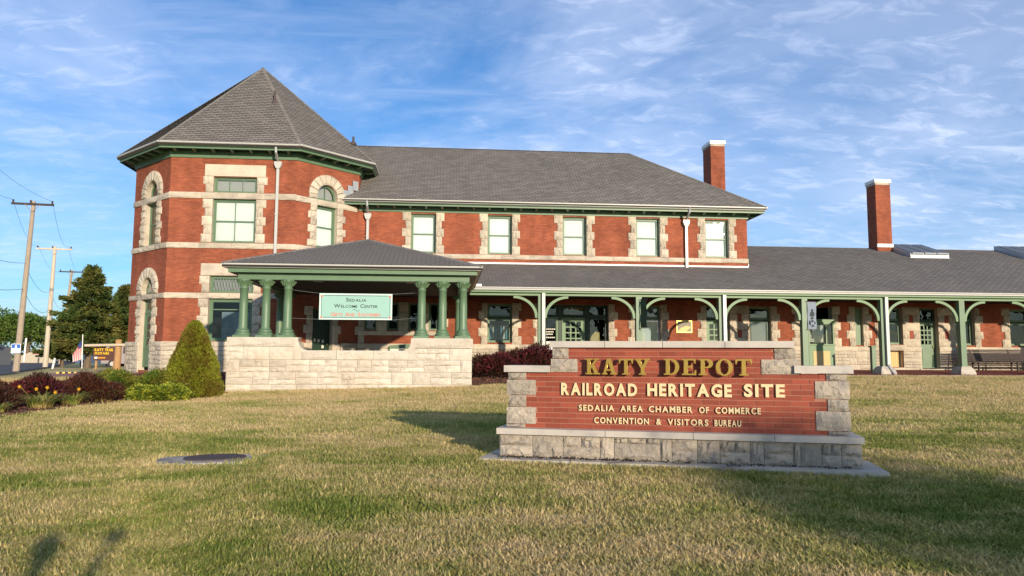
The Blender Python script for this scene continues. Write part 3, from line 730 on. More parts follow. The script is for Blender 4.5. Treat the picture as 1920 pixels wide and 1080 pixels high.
for (a, z0, z1, n, st) in ((fo[0], 6.24, 8.05, 5, 0), (fo[0], 8.33, 9.0, 2, 1), (fo[0], 2.18, 3.93, 5, 0), (fo[0], 4.17, 4.86, 2, 1)):
    quoins(DEP, TF, fo[0], -1, z0, z1, n, .42, .31, start=st); quoins(DEP, TF, fo[1], 1, z0, z1, n, .42, .31, start=st)
band(DEP, TF, fo[0]-.36, fo[1]+.36, 9.0, 9.5, .05, 3); band(DEP, TF, fo[0]-.36, fo[1]+.36, 4.87, 5.37, .05, 3)
for z0, z1 in ((8.06, 8.32), (5.99, 6.22), (3.93, 4.16)): band(DEP, TF, -.02, 5.11, z0, z1, .045, 1.3)
ashlar(DEP, TF, -.02, 5.11, .55, WT-.2, LIME, .07, .36, .4, 1.0, seed=3); band(DEP, TF, -.03, 5.12, WT-.2, WT, .09, 1.1)
# --- left diagonal face
cu = 1.70
wall(DEP, TL, 0, DL, .5, 9.95, [(cu-.52, cu+.52, 6.24, 8.05), (cu-.52, cu+.52, 8.3, 8.98, 1), (cu-.52, cu+.52, 1.0, 3.95), (cu-.52, cu+.52, 4.16, 4.87, 1)], BRICK, rev=.24)
window(DEP, TL, cu-.52, cu+.52, 6.24, 8.05, rows=2, blind=CURTAIN, rec=.17)
window(DEP, TL, cu-.52, cu+.52, 8.3, 8.98, arched=True, cols=2, rec=.17)
window(DEP, TL, cu-.52, cu+.52, 4.16, 4.87, arched=True, cols=2, lead=True, rec=.17)
window(DEP, TL, cu-.52, cu+.52, 3.42, 3.95, rec=.17, blind=CURTAIN); door(DEP, TL, cu-.52, cu+.52, 1.12, 3.42, rec=.17, cols=1, rows=4, zg=2.05)
for z0, z1, n in ((6.24, 8.05, 6), (1.0, 3.95, 8)):
    quoins(DEP, TL, cu-.52, -1, z0, z1, n, .44, .33); quoins(DEP, TL, cu+.52, 1, z0, z1, n, .44, .33)
for z in (8.3, 4.16):
    quoins(DEP, TL, cu-.52, -1, z, z+.2, 1, .43, .43); quoins(DEP, TL, cu+.52, 1, z, z+.2, 1, .43, .43); arch(DEP, TL, cu, z+.17, .52, .95)
for z0, z1 in ((8.04, 8.29), (5.99, 6.22), (3.94, 4.15)): band(DEP, TL, -.02, DL+.02, z0, z1, .045, 1.1)
for a, c in ((-.03, cu-.53), (cu+.53, DL+.03)): ashlar(DEP, TL, a, c, .55, WT-.2, LIME, .07, .36, .3, .7, seed=5); band(DEP, TL, a, c, WT-.2, WT, .09, 1)
# --- right diagonal face
cu = 1.55
wall(DEP, TR, 0, DL, .5, 9.95, [(cu-.52, cu+.52, 6.24, 8.05), (cu-.52, cu+.52, 8.3, 8.98, 1), (.97, 1.99, 1.0, 3.6)], BRICK, rev=.3)
window(DEP, TR, cu-.52, cu+.52, 6.24, 8.05, rows=2, blind=BLIND, rec=.16); window(DEP, TR, cu-.52, cu+.52, 8.3, 8.98, arched=True, cols=2, rec=.16, blind=BLINDG)
dd = door(DEP, TR, .97, 1.99, 1.1, 3.6, m=GREEND, rec=.2, blank=True)
b = MB()
for u, z in ((1.25, 2.22), (1.45, 2.2), (1.66, 2.18), (1.66, 1.95)): b.box(TR, u-.05, u+.05, -.205, -.195, z, z+.13)
b.build('notice', PAPER, dd)
quoins(DEP, TR, cu-.52, -1, 6.24, 8.05, 6, .44, .33); quoins(DEP, TR, cu+.52, 1, 6.24, 8.05, 6, .44, .33)
quoins(DEP, TR, cu-.52, -1, 8.3, 8.5, 1, .43, .43); quoins(DEP, TR, cu+.52, 1, 8.3, 8.5, 1, .43, .43); arch(DEP, TR, cu, 8.47, .52, .95)
quoins(DEP, TR, .97, -1, 1.0, 3.7, 7, .42, .30); quoins(DEP, TR, 1.99, 1, 1.0, 3.7, 7, .42, .30)
band(DEP, TR, -.02, cu-.52, 8.04, 8.29, .045, 1.1); band(DEP, TR, cu-.52, DL-.12, 8.04, 8.29, .045, 1.1); band(DEP, TR, -.02, DL+.1, 5.99, 6.22, .045, 1.1)
for a, c in ((-.02, .55), (2.42, DL+.02)): ashlar(DEP, TR, a, c, .9, WT, LIME, .07, .36, .3, .7, seed=6)
# tower sides and cornice
b = MB(); b.poly([(-13.7203, 41, .5), (-13.7203, 33.3, .5), (-13.7203, 33.3, 9.95), (-13.7203, 41, 9.95)]); b.poly([(-4.03, 33.3, .5), (-4.03, 41, .5), (-4.03, 41, 9.95), (-4.03, 33.3, 9.95)]); b.build('wall', BRICK, DEP)
sweep('frieze', GREEN, DEP, TOWER, [(.0, 9.76), (.05, 9.76), (.05, 9.90), (.10, 9.91), (.10, 10.05), (0, 10.05)])
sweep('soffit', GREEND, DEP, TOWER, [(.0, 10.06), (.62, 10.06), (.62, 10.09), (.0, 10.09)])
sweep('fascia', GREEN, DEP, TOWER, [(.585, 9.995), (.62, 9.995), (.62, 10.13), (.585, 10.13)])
sweep('gutter', GUTTER, DEP, TOWER, gutter_prof(.75, 10.25, .13, .13))
def tail_mesh(ln, h, wd):
    b = MB(); f = Fr(0, 0, 0); pts = [(0, 0), (0, -h*.6), (ln*.35, -h), (ln*.9, -h*.62), (ln, -h*.3), (ln, 0)]
    q = [[(x, s*wd/2, z) for x, z in pts] for s in (-1, 1)]
    b.poly(q[0]); b.poly(q[1][::-1])
    for k in range(len(pts)): k2 = (k+1) % len(pts); b.poly([q[0][k], q[0][k2], q[1][k2], q[1][k]][::-1])
    return b.mesh('rafter_tail', GREEN)
TAIL = tail_mesh(.50, .13, .09)
def tails(owner, fr, u0, u1, n, o0, z):
    for k in range(n):
        u = u0+(u1-u0)*(k+.5)/n; o = bpy.data.objects.new('rafter_tail', TAIL); COL.objects.link(o); o.parent = owner
        o.matrix_local = Matrix.Translation(Vector(fr.p(u, o0, z))-world(owner)) @ Matrix.Rotation(fr.a-R(90), 4, 'Z')
tails(DEP, TF, -.1, 5.19, 7, .10, 10.055); tails(DEP, TL, 0, DL, 5, .10, 10.055); tails(DEP, TR, 0, DL, 5, .10, 10.055); tails(DEP, Fr(-4.03, 33.3, 90), .2, 1.6, 2, .10, 10.055)
E5 = offset_path(TOWER, .72); ZE = 10.24; AP = (-8.875, 35.0, 15.25); AB = (-8.875, 41, 15.25)
e3 = [(x, y, ZE) for x, y in E5]
roof_face(DEP, [e3[2], e3[3], AP]); roof_face(DEP, [e3[3], e3[4], AP]); roof_face(DEP, [e3[1], e3[2], AP])
# side slopes (plane through the eave end and the apex)
roof_face(DEP, [e3[4], (e3[5][0], 41, ZE), AB, AP]); roof_face(DEP, [(e3[0][0], 41, ZE), e3[1], AP, AB])
for k in (1, 2, 3, 4): hipcap(DEP, e3[k], AP, .10)
def vent(x, y, z, h=.4):
    b = MB(); b.lathe(x, y, [(.16, z-.1), (.13, z+.03), (.055, z+.06), (.05, z+h), (.045, z+h)], 10); o = b.build('vent_pipe', IRON, DEP)
    return o
vent(-7.75, 32.72, 12.83, .50); vent(-4.35, 33.35, 11.25, .30)
# rear block seen over the left hip
b = MB(); b.box(W0, -15.7, -9, -49, -42, 10, 13.65); b.build('wall', BRICK, DEP)
roof_face(DEP, [(-16.15, 48, 13.75), (-16.15, 41.6, 13.75), (-12, 45, 15.4)]); roof_face(DEP, [(-16.15, 41.6, 13.75), (-8.5, 41.6, 13.75), (-11.5, 45, 15.4), (-12, 45, 15.4)])
bx('gutter', GUTTER, DEP, W0, -16.25, -8.5, -41.6, -41.48, 13.66, 13.78); b = MB(); b.box(W0, -16.27, -16.13, -48, -41.6, 13.66, 13.78); b.build('gutter', GUTTER, DEP)
# --- main block upper storey
UPW = [(-1.68, -.56), (1.79, 2.90), (5.24, 6.35), (8.68, 9.80), (11.97, 13.10)]
wall(DEP, MF, -4.03, 14.0, 5.0, 8.45, [(a, c, 6.27, 8.06) for a, c in UPW], BRICK)
for i, (a, c) in enumerate(UPW):
    window(DEP, MF, a, c, 6.27, 8.06, rows=2, blind=BLIND, rec=.17)
    quoins(DEP, MF, a, -1, 6.245, 8.12, 5, .38, .27); quoins(DEP, MF, c, 1, 6.245, 8.12, 5, .38, .27)
band(DEP, MF, -4.0, 14.02, 6.03, 6.24, .045, 1.25)
ER = Fr(14.0, 33.3, 90)
b = MB(); b.poly([(14.0, 33.3, 5), (14.0, 42.1, 5), (14.0, 42.1, 8.45), (14.0, 33.3, 8.45)]); b.build('wall', BRICK, DEP); band(DEP, ER, 0, 8.8, 6.03, 6.24, .045, 1.25)
MP = [(-4.03, 33.3), (14.0, 33.3), (14.0, 42.1)]
sweep('frieze', GREEN, DEP, MP, [(0, 8.12), (.05, 8.12), (.05, 8.22), (.09, 8.23), (.09, 8.36), (0, 8.36)])
MP2 = [(-4.72, 33.3), (14.0, 33.3), (14.0, 42.1)]
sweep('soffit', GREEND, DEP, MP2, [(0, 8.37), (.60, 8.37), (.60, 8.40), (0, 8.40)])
sweep('fascia', GREEN, DEP, MP2, [(.56, 8.30), (.60, 8.30), (.60, 8.43), (.56, 8.43)])
sweep('gutter', GUTTER, DEP, MP2, gutter_prof(.72, 8.56, .13))
tails(DEP, MF, -4.2, 14.3, 26, .09, 8.365); tails(DEP, ER, 0, 8.8, 12, .09, 8.365)
sweep('flashing', WHITE, DEP, [(-4.0, 33.3), (14.0, 33.3)], [(0, 5.74), (.05, 5.74), (.05, 5.87), (0, 5.90)])
bx('flashing', WHITE, DEP, ER, -.05, .9, .0, .03, 5.86, 6.0)
ZM = 8.57; YR = 37.7; ZR = 12.37
roof_face(DEP, [(-4.75, 32.6, ZM), (14.68, 32.6, ZM), (9.5, YR, ZR), (-7.6, YR, ZR), (-4.03, 33.9, ZM+1.3*(ZR-ZM)/5.1), (-4.03, 33.3, ZM+.7*(ZR-ZM)/5.1)])
roof_face(DEP, [(14.68, 32.6, ZM), (14.68, 42.8, ZM), (9.5, YR, ZR)]); roof_face(DEP, [(14.68, 42.8, ZM), (-7, 42.8, ZM), (-7.6, YR, ZR), (9.5, YR, ZR)])
hipcap(DEP, (14.68, 32.6, ZM), (9.5, YR, ZR), .09); hipcap(DEP, (9.5, YR, ZR), (-7.6, YR, ZR), .09)
b = MB()
for k in range(3):
    u = 3.2527-.95+.27*k; z = 8.62+.25*k; b.box(TR, u, u+.30, .055, .075, z-.12, z+.30)
b.build('step_flashing', ZINC, DEP)
# --- ground storey under the canopy
OP = [(-3.66, -3.14, 2.78, 4.0), (-2.67, -2.16, 2.78, 4.0), (-1.73, -1.28, 2.78, 4.0), (-.82, -.38, 2.78, 4.0), (1.81, 2.92, 2.26, 4.0), (4.30, 7.35, 1.0, 4.0), (8.69, 9.78, 1.0, 4.0),
      (11.94, 13.05, 1.0, 4.0), (14.01, 15.04, 2.26, 4.0), (16.45, 18.0, 1.0, 4.0), (19.14, 19.52, 2.24, 4.0), (20.5, 21.47, 2.28, 4.0), (20.5, 21.42, 1.22, 1.97), (22.35, 23.25, 1.12, 4.0), (24.12, 25.1, 2.26, 4.0), (26.9, 28.0, 2.26, 4.0), (29.6, 30.7, 2.26, 4.0)]
wall(DEP, MF, -4.03, 14.0, .5, 5.9, [h for h in OP if h[1] < 14], BRICK, rev=.3); wall(DEP, MF, 14.0, 36, .5, 5.5, [h for h in OP if h[0] > 13.98 or h[0] > 14]if False else [h for h in OP if h[0] > 14.0], BRICK, rev=.3)
window(DEP, MF, *OP[0], rec=.16, gm=GLASSD, fw=.05)
for h in OP[1:4]: window(DEP, MF, *h, rec=.16, gm=GLASSD, fw=.05)
def winT(h, **k):
    window(DEP, MF, h[0], h[1], h[2], 3.36, rec=.17, gm=GLASSD, **k); window(DEP, MF, h[0], h[1], 3.40, h[3], rec=.17, gm=GLASSD)
winT(OP[4])
# shirts on a rail in the gift shop window
shp = DEP
b = MB(); b.tube([(1.9, 33.75, 3.02), (2.85, 33.75, 3.02)], .012); b.build('clothes_rail', ZINC, DEP)
for k, (c_, m_) in enumerate(((1, GLASSB), (0, PAPER), (1, GLASSB), (0, GREEND), (1, GLASSB), (0, PAPER), (1, GLASSB))):
    u = 1.98+.12*k; b = MB(); b.prism(Fr(0, 33.7, 0), [(u-.045, 2.42), (u+.045, 2.42), (u+.055, 2.9), (u+.01, 3.0), (u-.03, 2.95)], -.12, 0)
    tag(b.build('shirt', m_), ['pale blue shirt at the left end of the rail in the gift shop window', 'off white shirt second on the rail in the gift shop window', 'blue shirt third on the rail in the gift shop window', 'dark green shirt in the middle of the rail in the gift shop window', 'blue shirt right of the dark green shirt in the gift shop window', 'off white shirt second from the right on the gift shop rail', 'blue shirt at the right end of the gift shop rail'][k], 'shirt', 'shirts hanging in the gift shop window')
# group of entrance doors
for a, c in ((4.30, 5.05), (5.2, 6.30), (6.42, 7.35)): window(DEP, MF, a, c, 3.46, 4.0, rec=.17, gm=GLASSD, blind=(CURTAIN if a == 5.2 else None), blz=3.72, fm=GREEND)
bx('mullion', GREEND, DEP, MF, 5.05, 5.2, -.24, -.15, 1.0, 4.0); bx('mullion', GREEND, DEP, MF, 6.30, 6.42, -.24, -.15, 1.0, 4.0)
sl = window(DEP, MF, 4.30, 5.05, 1.7, 3.44, rec=.17, gm=GLASSD, fm=GREENL, fw=.06)
b = MB(); b.box(MF, 4.30, 5.05, -.24, -.16, 1.0, 1.7); b.build('panel', GREENL, sl)
b = MB()
for z, w_ in ((2.86, .44), (2.74, .36), (2.63, .32), (2.48, .42)):
    for k in range(5): b.box(MF, 4.50+k*w_/5, 4.50+k*w_/5+w_/6.5, -.192, -.188, z, z+.05)
b.box(MF, 4.5, 4.86, -.192, -.188, 2.05, 2.33); b.build('notice', PAPER, sl)
door(DEP, MF, 5.22, 6.28, 1.02, 3.42, m=GREENL, rec=.17, cols=3, rows=5, zg=1.95)
wg = window(DEP, MF, 6.42, 7.35, 1.7, 3.44, rec=.17, gm=GLASSD, fm=GREEND); bx('panel', GREENL, DEP, MF, 6.42, 7.35, -.24, -.16, 1.0, 1.7)
b = MB(); b.prism(MF, [(6.55, 1.8), (7.0, 1.8), (7.0, 2.75), (6.8, 2.8), (6.55, 2.5)], -.36, -.34); b.build('window_sheet', TANP, wg)
wc = window(DEP, MF, 8.69, 9.78, 1.2, 3.36, rec=.17, gm=GLASSD, fm=ZINC, fw=.05); window(DEP, MF, 8.69, 9.78, 3.40, 4.0, rec=.17, gm=GLASSD, blind=BLINDG, arched=False)
b = MB(); b.box(MF, 8.75, 9.4, -.32, -.30, 1.5, 3.0); b.build('blind', BLIND, wc); b = MB(); b.box(MF, 8.8, 9.12, -.296, -.29, 2.2, 2.75); b.build('notice', PAPER, wc)
door(DEP, MF, 11.96, 12.98, 1.02, 3.36, m=GREENL, rec=.12, cols=3, rows=4, zg=2.15); window(DEP, MF, 11.94, 13.05, 3.4, 4.0, rec=.17, gm=GLASSD, fm=GREEND)
winT(OP[8]); b = MB(); b.box(MF, 14.2, 14.95, -.30, -.28, 2.35, 3.25); b.build('window_sheet', BLINDG, DEP)
bx('shutter', GREEN, DEP, MF, 19.14, 19.52, -.2, -.12, 2.24, 4.0)
winT(OP[11]); winT(OP[14]); winT(OP[15]); winT(OP[16])
# hatch with vertical tan boards
hb = bx('hatch', TANP, DEP, MF, 20.5, 21.42, -.26, -.22, 1.22, 1.97)
for k in range(9):
    u = 20.52+k*.098; bb = bx('board', TANP, hb, MF, u, u+.090, -.22, -.195, 1.23, 1.95)
bx('handle', IRON, hb, MF, 20.78, 20.9, -.195, -.16, 1.84, 1.86)
door(DEP, MF, 22.37, 23.23, 1.16, 3.36, m=GREEN, rec=.22, cols=3, rows=4, zg=2.30); window(DEP, MF, 22.35, 23.25, 3.38, 4.0, rec=.2, gm=GLASSD, fm=GREEND)
# ticket bay: green projecting window
by = bx('ticket_bay', GREENL, DEP, MF, 16.62, 17.86, -.1, .45, .96, 2.22)
bx('panel', TANP, by, MF, 16.82, 17.62, .45, .462, 1.27, 1.95); bx('sill', GREENL, by, MF, 16.58, 17.90, -.1, .50, 2.22, 2.28)
for u in (16.62, 17.46, 17.80): bx('frame', GREENL, by, MF, u, u+.06, .36, .44, 2.28, 3.18)
bx('hood', GREENL, by, MF, 16.54, 17.94, -.1, .52, 3.18, 3.28); bx('hood', GREENL, by, MF, 16.60, 17.88, -.1, .46, 3.28, 3.42)
b = MB(); b.poly([MF.p(16.68, .38, 2.3), MF.p(17.8, .38, 2.3), MF.p(17.8, .38, 3.18), MF.p(16.68, .38, 3.18)]); b.build('pane', GLASSD, by)
nb = bx('notice', PAPER, by, MF, 16.70, 17.38, .33, .34, 2.36, 3.14)
b = MB()
for k in range(12):
    z = 2.42+k*.056
    b.box(MF, 16.76+.3*(k % 3 == 1), 16.76+.55-.1*(k % 4), .341, .343, z, z+.014)
b.build('print', BLINDG, by)
# stone jambs, piers, sills
JB = [(-3.66, -1), (-.38, 1), (1.81, -1), (2.92, 1), (4.30, -1), (7.35, 1), (8.69, -1), (9.78, 1), (11.94, -1), (15.04, 1), (16.45, -1), (18.0, 1), (19.14, -1), (19.52, 1), (20.5, -1), (25.1, 1), (26.9, -1), (28.0, 1), (29.6, -1), (30.7, 1)]
for u, s in JB: quoins(DEP, MF, u, s, WT, 4.05, 5, .42, .29, start=int(u) % 2)
for a, c in ((-3.14, -2.67), (-2.16, -1.73), (-1.28, -.82)):
    for k in range(3): stone(DEP, MF, a, c, 2.74+k*.43, 2.74+(k+1)*.43, .035, .25)
band(DEP, MF, -3.9, 0.0, 2.54, 2.74, .07, .9)
def pier(a, c):
    n = 5; h = (4.05-WT)/n
    for k in range(n):
        z0, z1 = WT+k*h, WT+(k+1)*h
        if k in (1, 3):
            m_ = (a+c)/2; stone(DEP, MF, a, m_-.10, z0, z1, .035, .25); stone(DEP, MF, m_+.10, c, z0, z1, .035, .25); bx('brick_inset', BRICKRED, DEP, MF, m_-.095, m_+.095, -.02, .03, z0+.01, z1-.01)
        else: stone(DEP, MF, a, c, z0, z1, .035, .25)
pier(13.06, 13.98); pier(21.48, 22.34); pier(23.26, 24.11)
HS = [(4.30, 7.35), (8.69, 9.78), (11.94, 13.05), (16.45, 18.0), (20.45, 21.45), (22.35, 23.25)]
ashlar(DEP, MF, -3.95, 36, 1.02, WT-.22, LIME, .06, .33, .35, .9, holes=HS, seed=9)
prev = -3.95
for a, c in HS+[(36, 36)]:
    if a-prev > .1: band(DEP, MF, prev, a, WT-.22, WT, .08, 1.0)
    prev = c
band(DEP, MF, 20.3, 21.6, 1.99, 2.26, .10, 1.4); band(DEP, MF, 20.3, 21.5, 1.0, 1.2, .08, 1.3)
band(DEP, MF, 22.2, 23.4, 1.0, 1.15, .14, 1.3)
# interior
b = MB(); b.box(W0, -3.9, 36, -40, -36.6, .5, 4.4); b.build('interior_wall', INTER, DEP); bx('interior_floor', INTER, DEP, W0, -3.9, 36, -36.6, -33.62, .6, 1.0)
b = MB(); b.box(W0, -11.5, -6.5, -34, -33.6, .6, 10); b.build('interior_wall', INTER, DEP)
# canopy
CY = 29.75; ZC = 4.40; SL = .366; RY = 38.1; ZRR = ZC+SL*(RY-29.4)
roof_face(DEP, [(.95, 29.4, ZC), (14.0, 29.4, ZC), (14.0, 33.3, ZC+SL*3.9), (-2.9, 33.3, ZC+SL*3.9)])
roof_face(DEP, [(14.0, 29.4, ZC), (36, 29.4, ZC), (36, RY, ZRR), (14.0, RY, ZRR)]); hipcap(DEP, (36, RY, ZRR), (14.0, RY, ZRR), .09)
b = MB(); b.poly([(14, RY, ZRR), (36, RY, ZRR), (36, 44, 5.4), (14, 44, 5.4)]); b.poly([(36, 29.4, ZC), (36, RY, ZRR), (36, 44, 5.4)]); b.build('roof', UNDER, DEP)
CP = [(.9, 29.75), (36, 29.75)]
sweep('gutter', GUTTER, DEP, CP, gutter_prof(.42, 4.40, .115, .12)); sweep('fascia', GREENL, DEP, CP, [(.20, 4.20), (.28, 4.20), (.28, 4.29), (.20, 4.29)])
sweep('canopy_beam', GREENL, DEP, CP, [(-.12, 4.09), (.12, 4.09), (.12, 4.20), (.17, 4.205), (.17, 4.26), (-.12, 4.26)])
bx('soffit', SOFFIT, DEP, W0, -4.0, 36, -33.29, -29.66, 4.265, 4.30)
bx('flashing', WHITE, DEP, W0, .95, 1.35, -29.36, -29.28, 4.41, 4.50)
def brace(owner, x, s):
    b = MB(); cx = x+s*1.12; n = 9; fr = Fr(0, CY, 0); pts = [(cx-s*r*1.0*math.cos(a), 3.22+r*.88*math.sin(a)) for r, a in []]
    for k in range(n):
        a0, a1 = math.pi/2*k/n, math.pi/2*(k+1)/n; q = []
        for rr, a in ((1.0, a0), (1.0, a1), (.885, a1), (.885, a0)): q.append((cx-s*rr*math.cos(a), 3.20+rr*.89*math.sin(a)))
        b.prism(fr, q if s < 0 else q[::-1], -.055, .055)
    b.build('bracket', GREENL, owner)
for i, x in enumerate((3.78, 7.81, 11.30, 14.86, 18.31, 21.82, 25.3, 28.8)):
    po = bx('post', GREEN, DEP, W0, x-.12, x+.12, -CY-.12, -CY+.12, 1.25, 4.09); bevel_obj(po, .015, 1)
    brace(po, x, 1); brace(po, x, -1)
    b = MB(); n = 8
    q0 = [(x-.34, -CY-.34), (x+.34, -CY-.34), (x+.34, -CY+.34), (x-.34, -CY+.34)]
    sec = [(.34, .90), (.34, 1.02), (.30, 1.16), (.22, 1.27), (.18, 1.30)]
    for (r0, z0), (r1, z1) in zip(sec, sec[1:]):
        c0 = [(x-r0, CY-r0, z0), (x+r0, CY-r0, z0), (x+r0, CY+r0, z0), (x-r0, CY+r0, z0)]; c1 = [(x-r1, CY-r1, z1), (x+r1, CY-r1, z1), (x+r1, CY+r1, z1), (x-r1, CY+r1, z1)]
        for k in range(4): b.poly([c0[k], c0[(k+1) % 4], c1[(k+1) % 4], c1[k]])
    b.poly(c1); b.build('post_base', CONC, po)
    if i % 2 == 0:
        d = bx('downspout', GUTTER, po, W0, x+.02, x+.15, -CY+.13, -CY+.24, 1.35, 4.30); b = MB(); b.tube([(x+.085, CY-.19, 1.37), (x+.12, CY-.30, 1.2), (x+.2, CY-.42, .99)], .065, 6); b.build('downspout_elbow', GUTTER, po)
# upper downspouts
def downspout(x, y, zt, zb, wall_y):
    b = MB(); b.tube([(x, wall_y-.66, zt), (x, wall_y-.62, zt-.22), (x+.0, wall_y-.3, zt-.42), (x, y, zt-.50)], .055, 8); b.build('downspout_elbow', ZINC, DEP)
    f = Fr(0, y, 0); h = MB(); h.prism(f, [(x-.08, zt-.78), (x+.08, zt-.78), (x+.15, zt-.62), (x+.15, zt-.50), (x-.15, zt-.50), (x-.15, zt-.62)], -.08, .1); h.build('hopper', GUTTER, DEP)
    d = bx('downspout', GUTTER, DEP, f, x-.055, x+.055, -.04, .06, zb, zt-.78)
    for z in (zb+.4, (zb+zt)/2): bx('strap', GUTTER, d, f, x-.075, x+.075, -.05, .075, z, z+.03)
downspout(-7.08, 30.9, 10.15, 4.7, 31); downspout(-3.60, 33.2, 8.5, 5.4, 33.3); downspout(11.03, 33.2, 8.5, 5.72, 33.3)
# chimneys
def chimney(x0, x1, y0, y1, z0, zt):
    ch = MB(); ch.box(W0, x0, x1, -y1, -y0, z0, zt-.30); c = ch.build('chimney', BRICK, DEP)
    bx('cap', CONC, c, W0, x0-.02, x1+.02, -y1-.02, -y0+.02, zt-.30, zt-.18); bx('cap', WHITE, c, W0, x0-.05, x1+.05, -y1-.05, -y0+.05, zt-.18, zt)
    bx('flashing', WHITE, c, W0, x0-.03, x1+.03, -y0-.01, -y0+.05, z0+.48, z0+.66); return c
chimney(14.1, 14.88, 38.1, 39.3, 6.8, 13.35); chimney(23.0, 23.84, 37.5, 38.35, 7.1, 11.3)
SKYP = mat('skylight_panel', (.10, .12, .15), .55, col2=(.30, .16, .10), c2scale=1.5, c2lo=.6, c2hi=.75)
def skylight(x):
    fr = Fr(0, 37.0, 0); y0, y1 = 36.0, 38.2; z0, z1 = ZC+SL*(y0-29.4), ZC+SL*(y1-29.4)
    k = MB(); lo, hi = .26, .24
    for s in (x, x+2.1):
        k.poly([(s, y0, z0-.05), (s, y1, z1-.05), (s, y1, z1+hi), (s, y0, z0+lo)])
    k.poly([(x, y0, z0-.05), (x+2.1, y0, z0-.05), (x+2.1, y0, z0+lo), (x, y0, z0+lo)]); k.poly([(x, y0, z0+lo), (x+2.1, y0, z0+lo), (x+2.1, y1, z1+hi), (x, y1, z1+hi)]); k.poly([(x, y1, z1-.05), (x+2.1, y1, z1-.05), (x+2.1, y1, z1+hi), (x, y1, z1+hi)])
    c = k.build('skylight', ZINC, DEP)
    for j in range(3):
        a = x+.06+j*.68; q = MB(); q.poly([(a, y0-.03, z0+lo+.012), (a+.62, y0-.03, z0+lo+.012), (a+.62, y1-.1, z1+hi+.0), (a, y1-.1, z1+hi+.0)]); q.build('pane', SKYP, c)
        h = MB(); h.tube([(a, y0-.04, z0+lo-.03), (a+.62, y0-.04, z0+lo-.03)], .055, 8); h.build('rim', ZINC, c)
    bx('rim', GUTTER, c, W0, x-.03, x+2.13, -y0, -y0+.04, z0-.05, z0+.01)
skylight(23.85); skylight(30.2)
# plaque by the door, wall lamp
pl = bx('wall_plaque', BRONZE, None, MF, 10.52, 11.25, .02, .05, 2.76, 3.32); pl = tag(pl, 'bronze framed relief plaque on the brick wall between two doors', 'plaque')
b = MB(); b.prism(MF, [(10.58, 2.82), (10.95, 2.82), (11.2, 3.0), (11.05, 3.08), (10.9, 3.05), (10.7, 2.98)], .051, .062); b.build('relief', mat('relief_gold', (.60, .45, .16), .45), pl)
b = MB(); b.box(MF, 10.56, 11.21, .0505, .053, 2.80, 3.28); b.build('field', mat('plaque_field', (.25, .22, .18), .6), pl)

# ============================================================ ENTRANCE PORCH
PF = Fr(0, 23.3, 0)
POR = thing('entrance_porch', 'hip roofed entrance porch with green columns on a pale stone wall', 'porch', (-2.9, 23.6, .5))
XL, XR = -6.66, .79; PT = 2.18; PM = 1.79; CL, CR = -4.55, -1.10
def pback(): 
    b = MB(); b.box(PF, XL+.04, XR-.04, -.46, 0, .2, PM-.04); b.box(PF, XL+.04, CL-.02, -.46, 0, PM-.04, PT-.03); b.box(PF, CR+.02, XR-.04, -.46, 0, PM-.04, PT-.03)
    b.box(W0, XL+.04, XL+.5, -29.5, -23.8, .3, PM-.04); b.box(W0, XR-.5, XR-.04, -28.2, -23.8, .3, PT-.03)
    b.build('wall', MORTAR, POR)
pback()
ashlar(POR, PF, XL, XR, .36, 1.50, LIMEP, .02, .38, .35, 1.15, .16, seed=12)
stone(POR, PF, XL, XL+1.1, .28, .36, .04, .2, LIMEP); band(POR, PF, XL+1.1, XR, .28, .36, .03, 1.2, LIMEP)
band(POR, PF, CL+.05, CR-.05, 1.50, PM, .05, 1.15, LIMEP)
ashlar(POR, PF, XL, CL-.1, 1.50, 1.90, LIMEP, .02, .40, .4, 1.1, .16, seed=14); ashlar(POR, PF, CR+.1, XR, 1.50, 1.86, LIMEP, .02, .36, .4, 1.1, .16, seed=15)
band(POR, PF, XL-.02, CL, 1.90, PT, .05, 2.3, LIMEP); band(POR, PF, CR-.02, XR+.03, 1.87, PT, .05, 2.3, LIMEP)
for cx_, s in ((CL, 1), (CR, -1)):   # concave sweep where the wall steps down
    q = [(cx_-s*.12, 1.50), (cx_+s*.05, 1.50), (cx_+s*.26, PM-.002)]+[(cx_+s*(.26-.24*math.sin(a)), PM+.26-.26*math.cos(a)) for a in [math.pi/2*k/5 for k in range(1, 6)]]+[(cx_-s*.12, PM+.26)]
    b = MB(); b.prism(PF, q if s > 0 else q[::-1], -.40, .055); b.build('stone', LIMEP, POR)
ashlar(POR, Fr(XL, 29.5, -90), 0, 6.2, .4, PM, LIMEP, .02, .36, .4, 1.1, .12, seed=16)
bx('porch_floor', CONC, POR, W0, XL+.4, XR-.4, -33.2, -23.76, .3, 1.0)
for a, c in ((XL+.02, CL), (CR, XR-.02)): bx('coping_top', LIMEP, POR, PF, a, c, -.50, .0, PT-.03, PT)
CB = PT
def column_mesh():
    b = MB(); z = 0
    b.box(Fr(0, 0, 0), -.27, .27, -.27, .27, 0, .07)
    prof = [(.26, .07), (.265, .10), (.25, .14), (.215, .155), (.205, .175), (.225, .20), (.215, .235), (.175, .25), (.165, .27), (.150, .33), (.142, 1.0), (.130, 1.515), (.150, 1.525), (.155, 1.55), (.132, 1.565), (.128, 1.60), (.14, 1.64), (.185, 1.70), (.235, 1.745), (.235, 1.76)]
    b.lathe(0, 0, prof, 24); b.box(Fr(0, 0, 0), -.21, .21, -.21, .21, 1.76, 1.82)
    return b
cm = column_mesh().mesh('column', GREEN); 
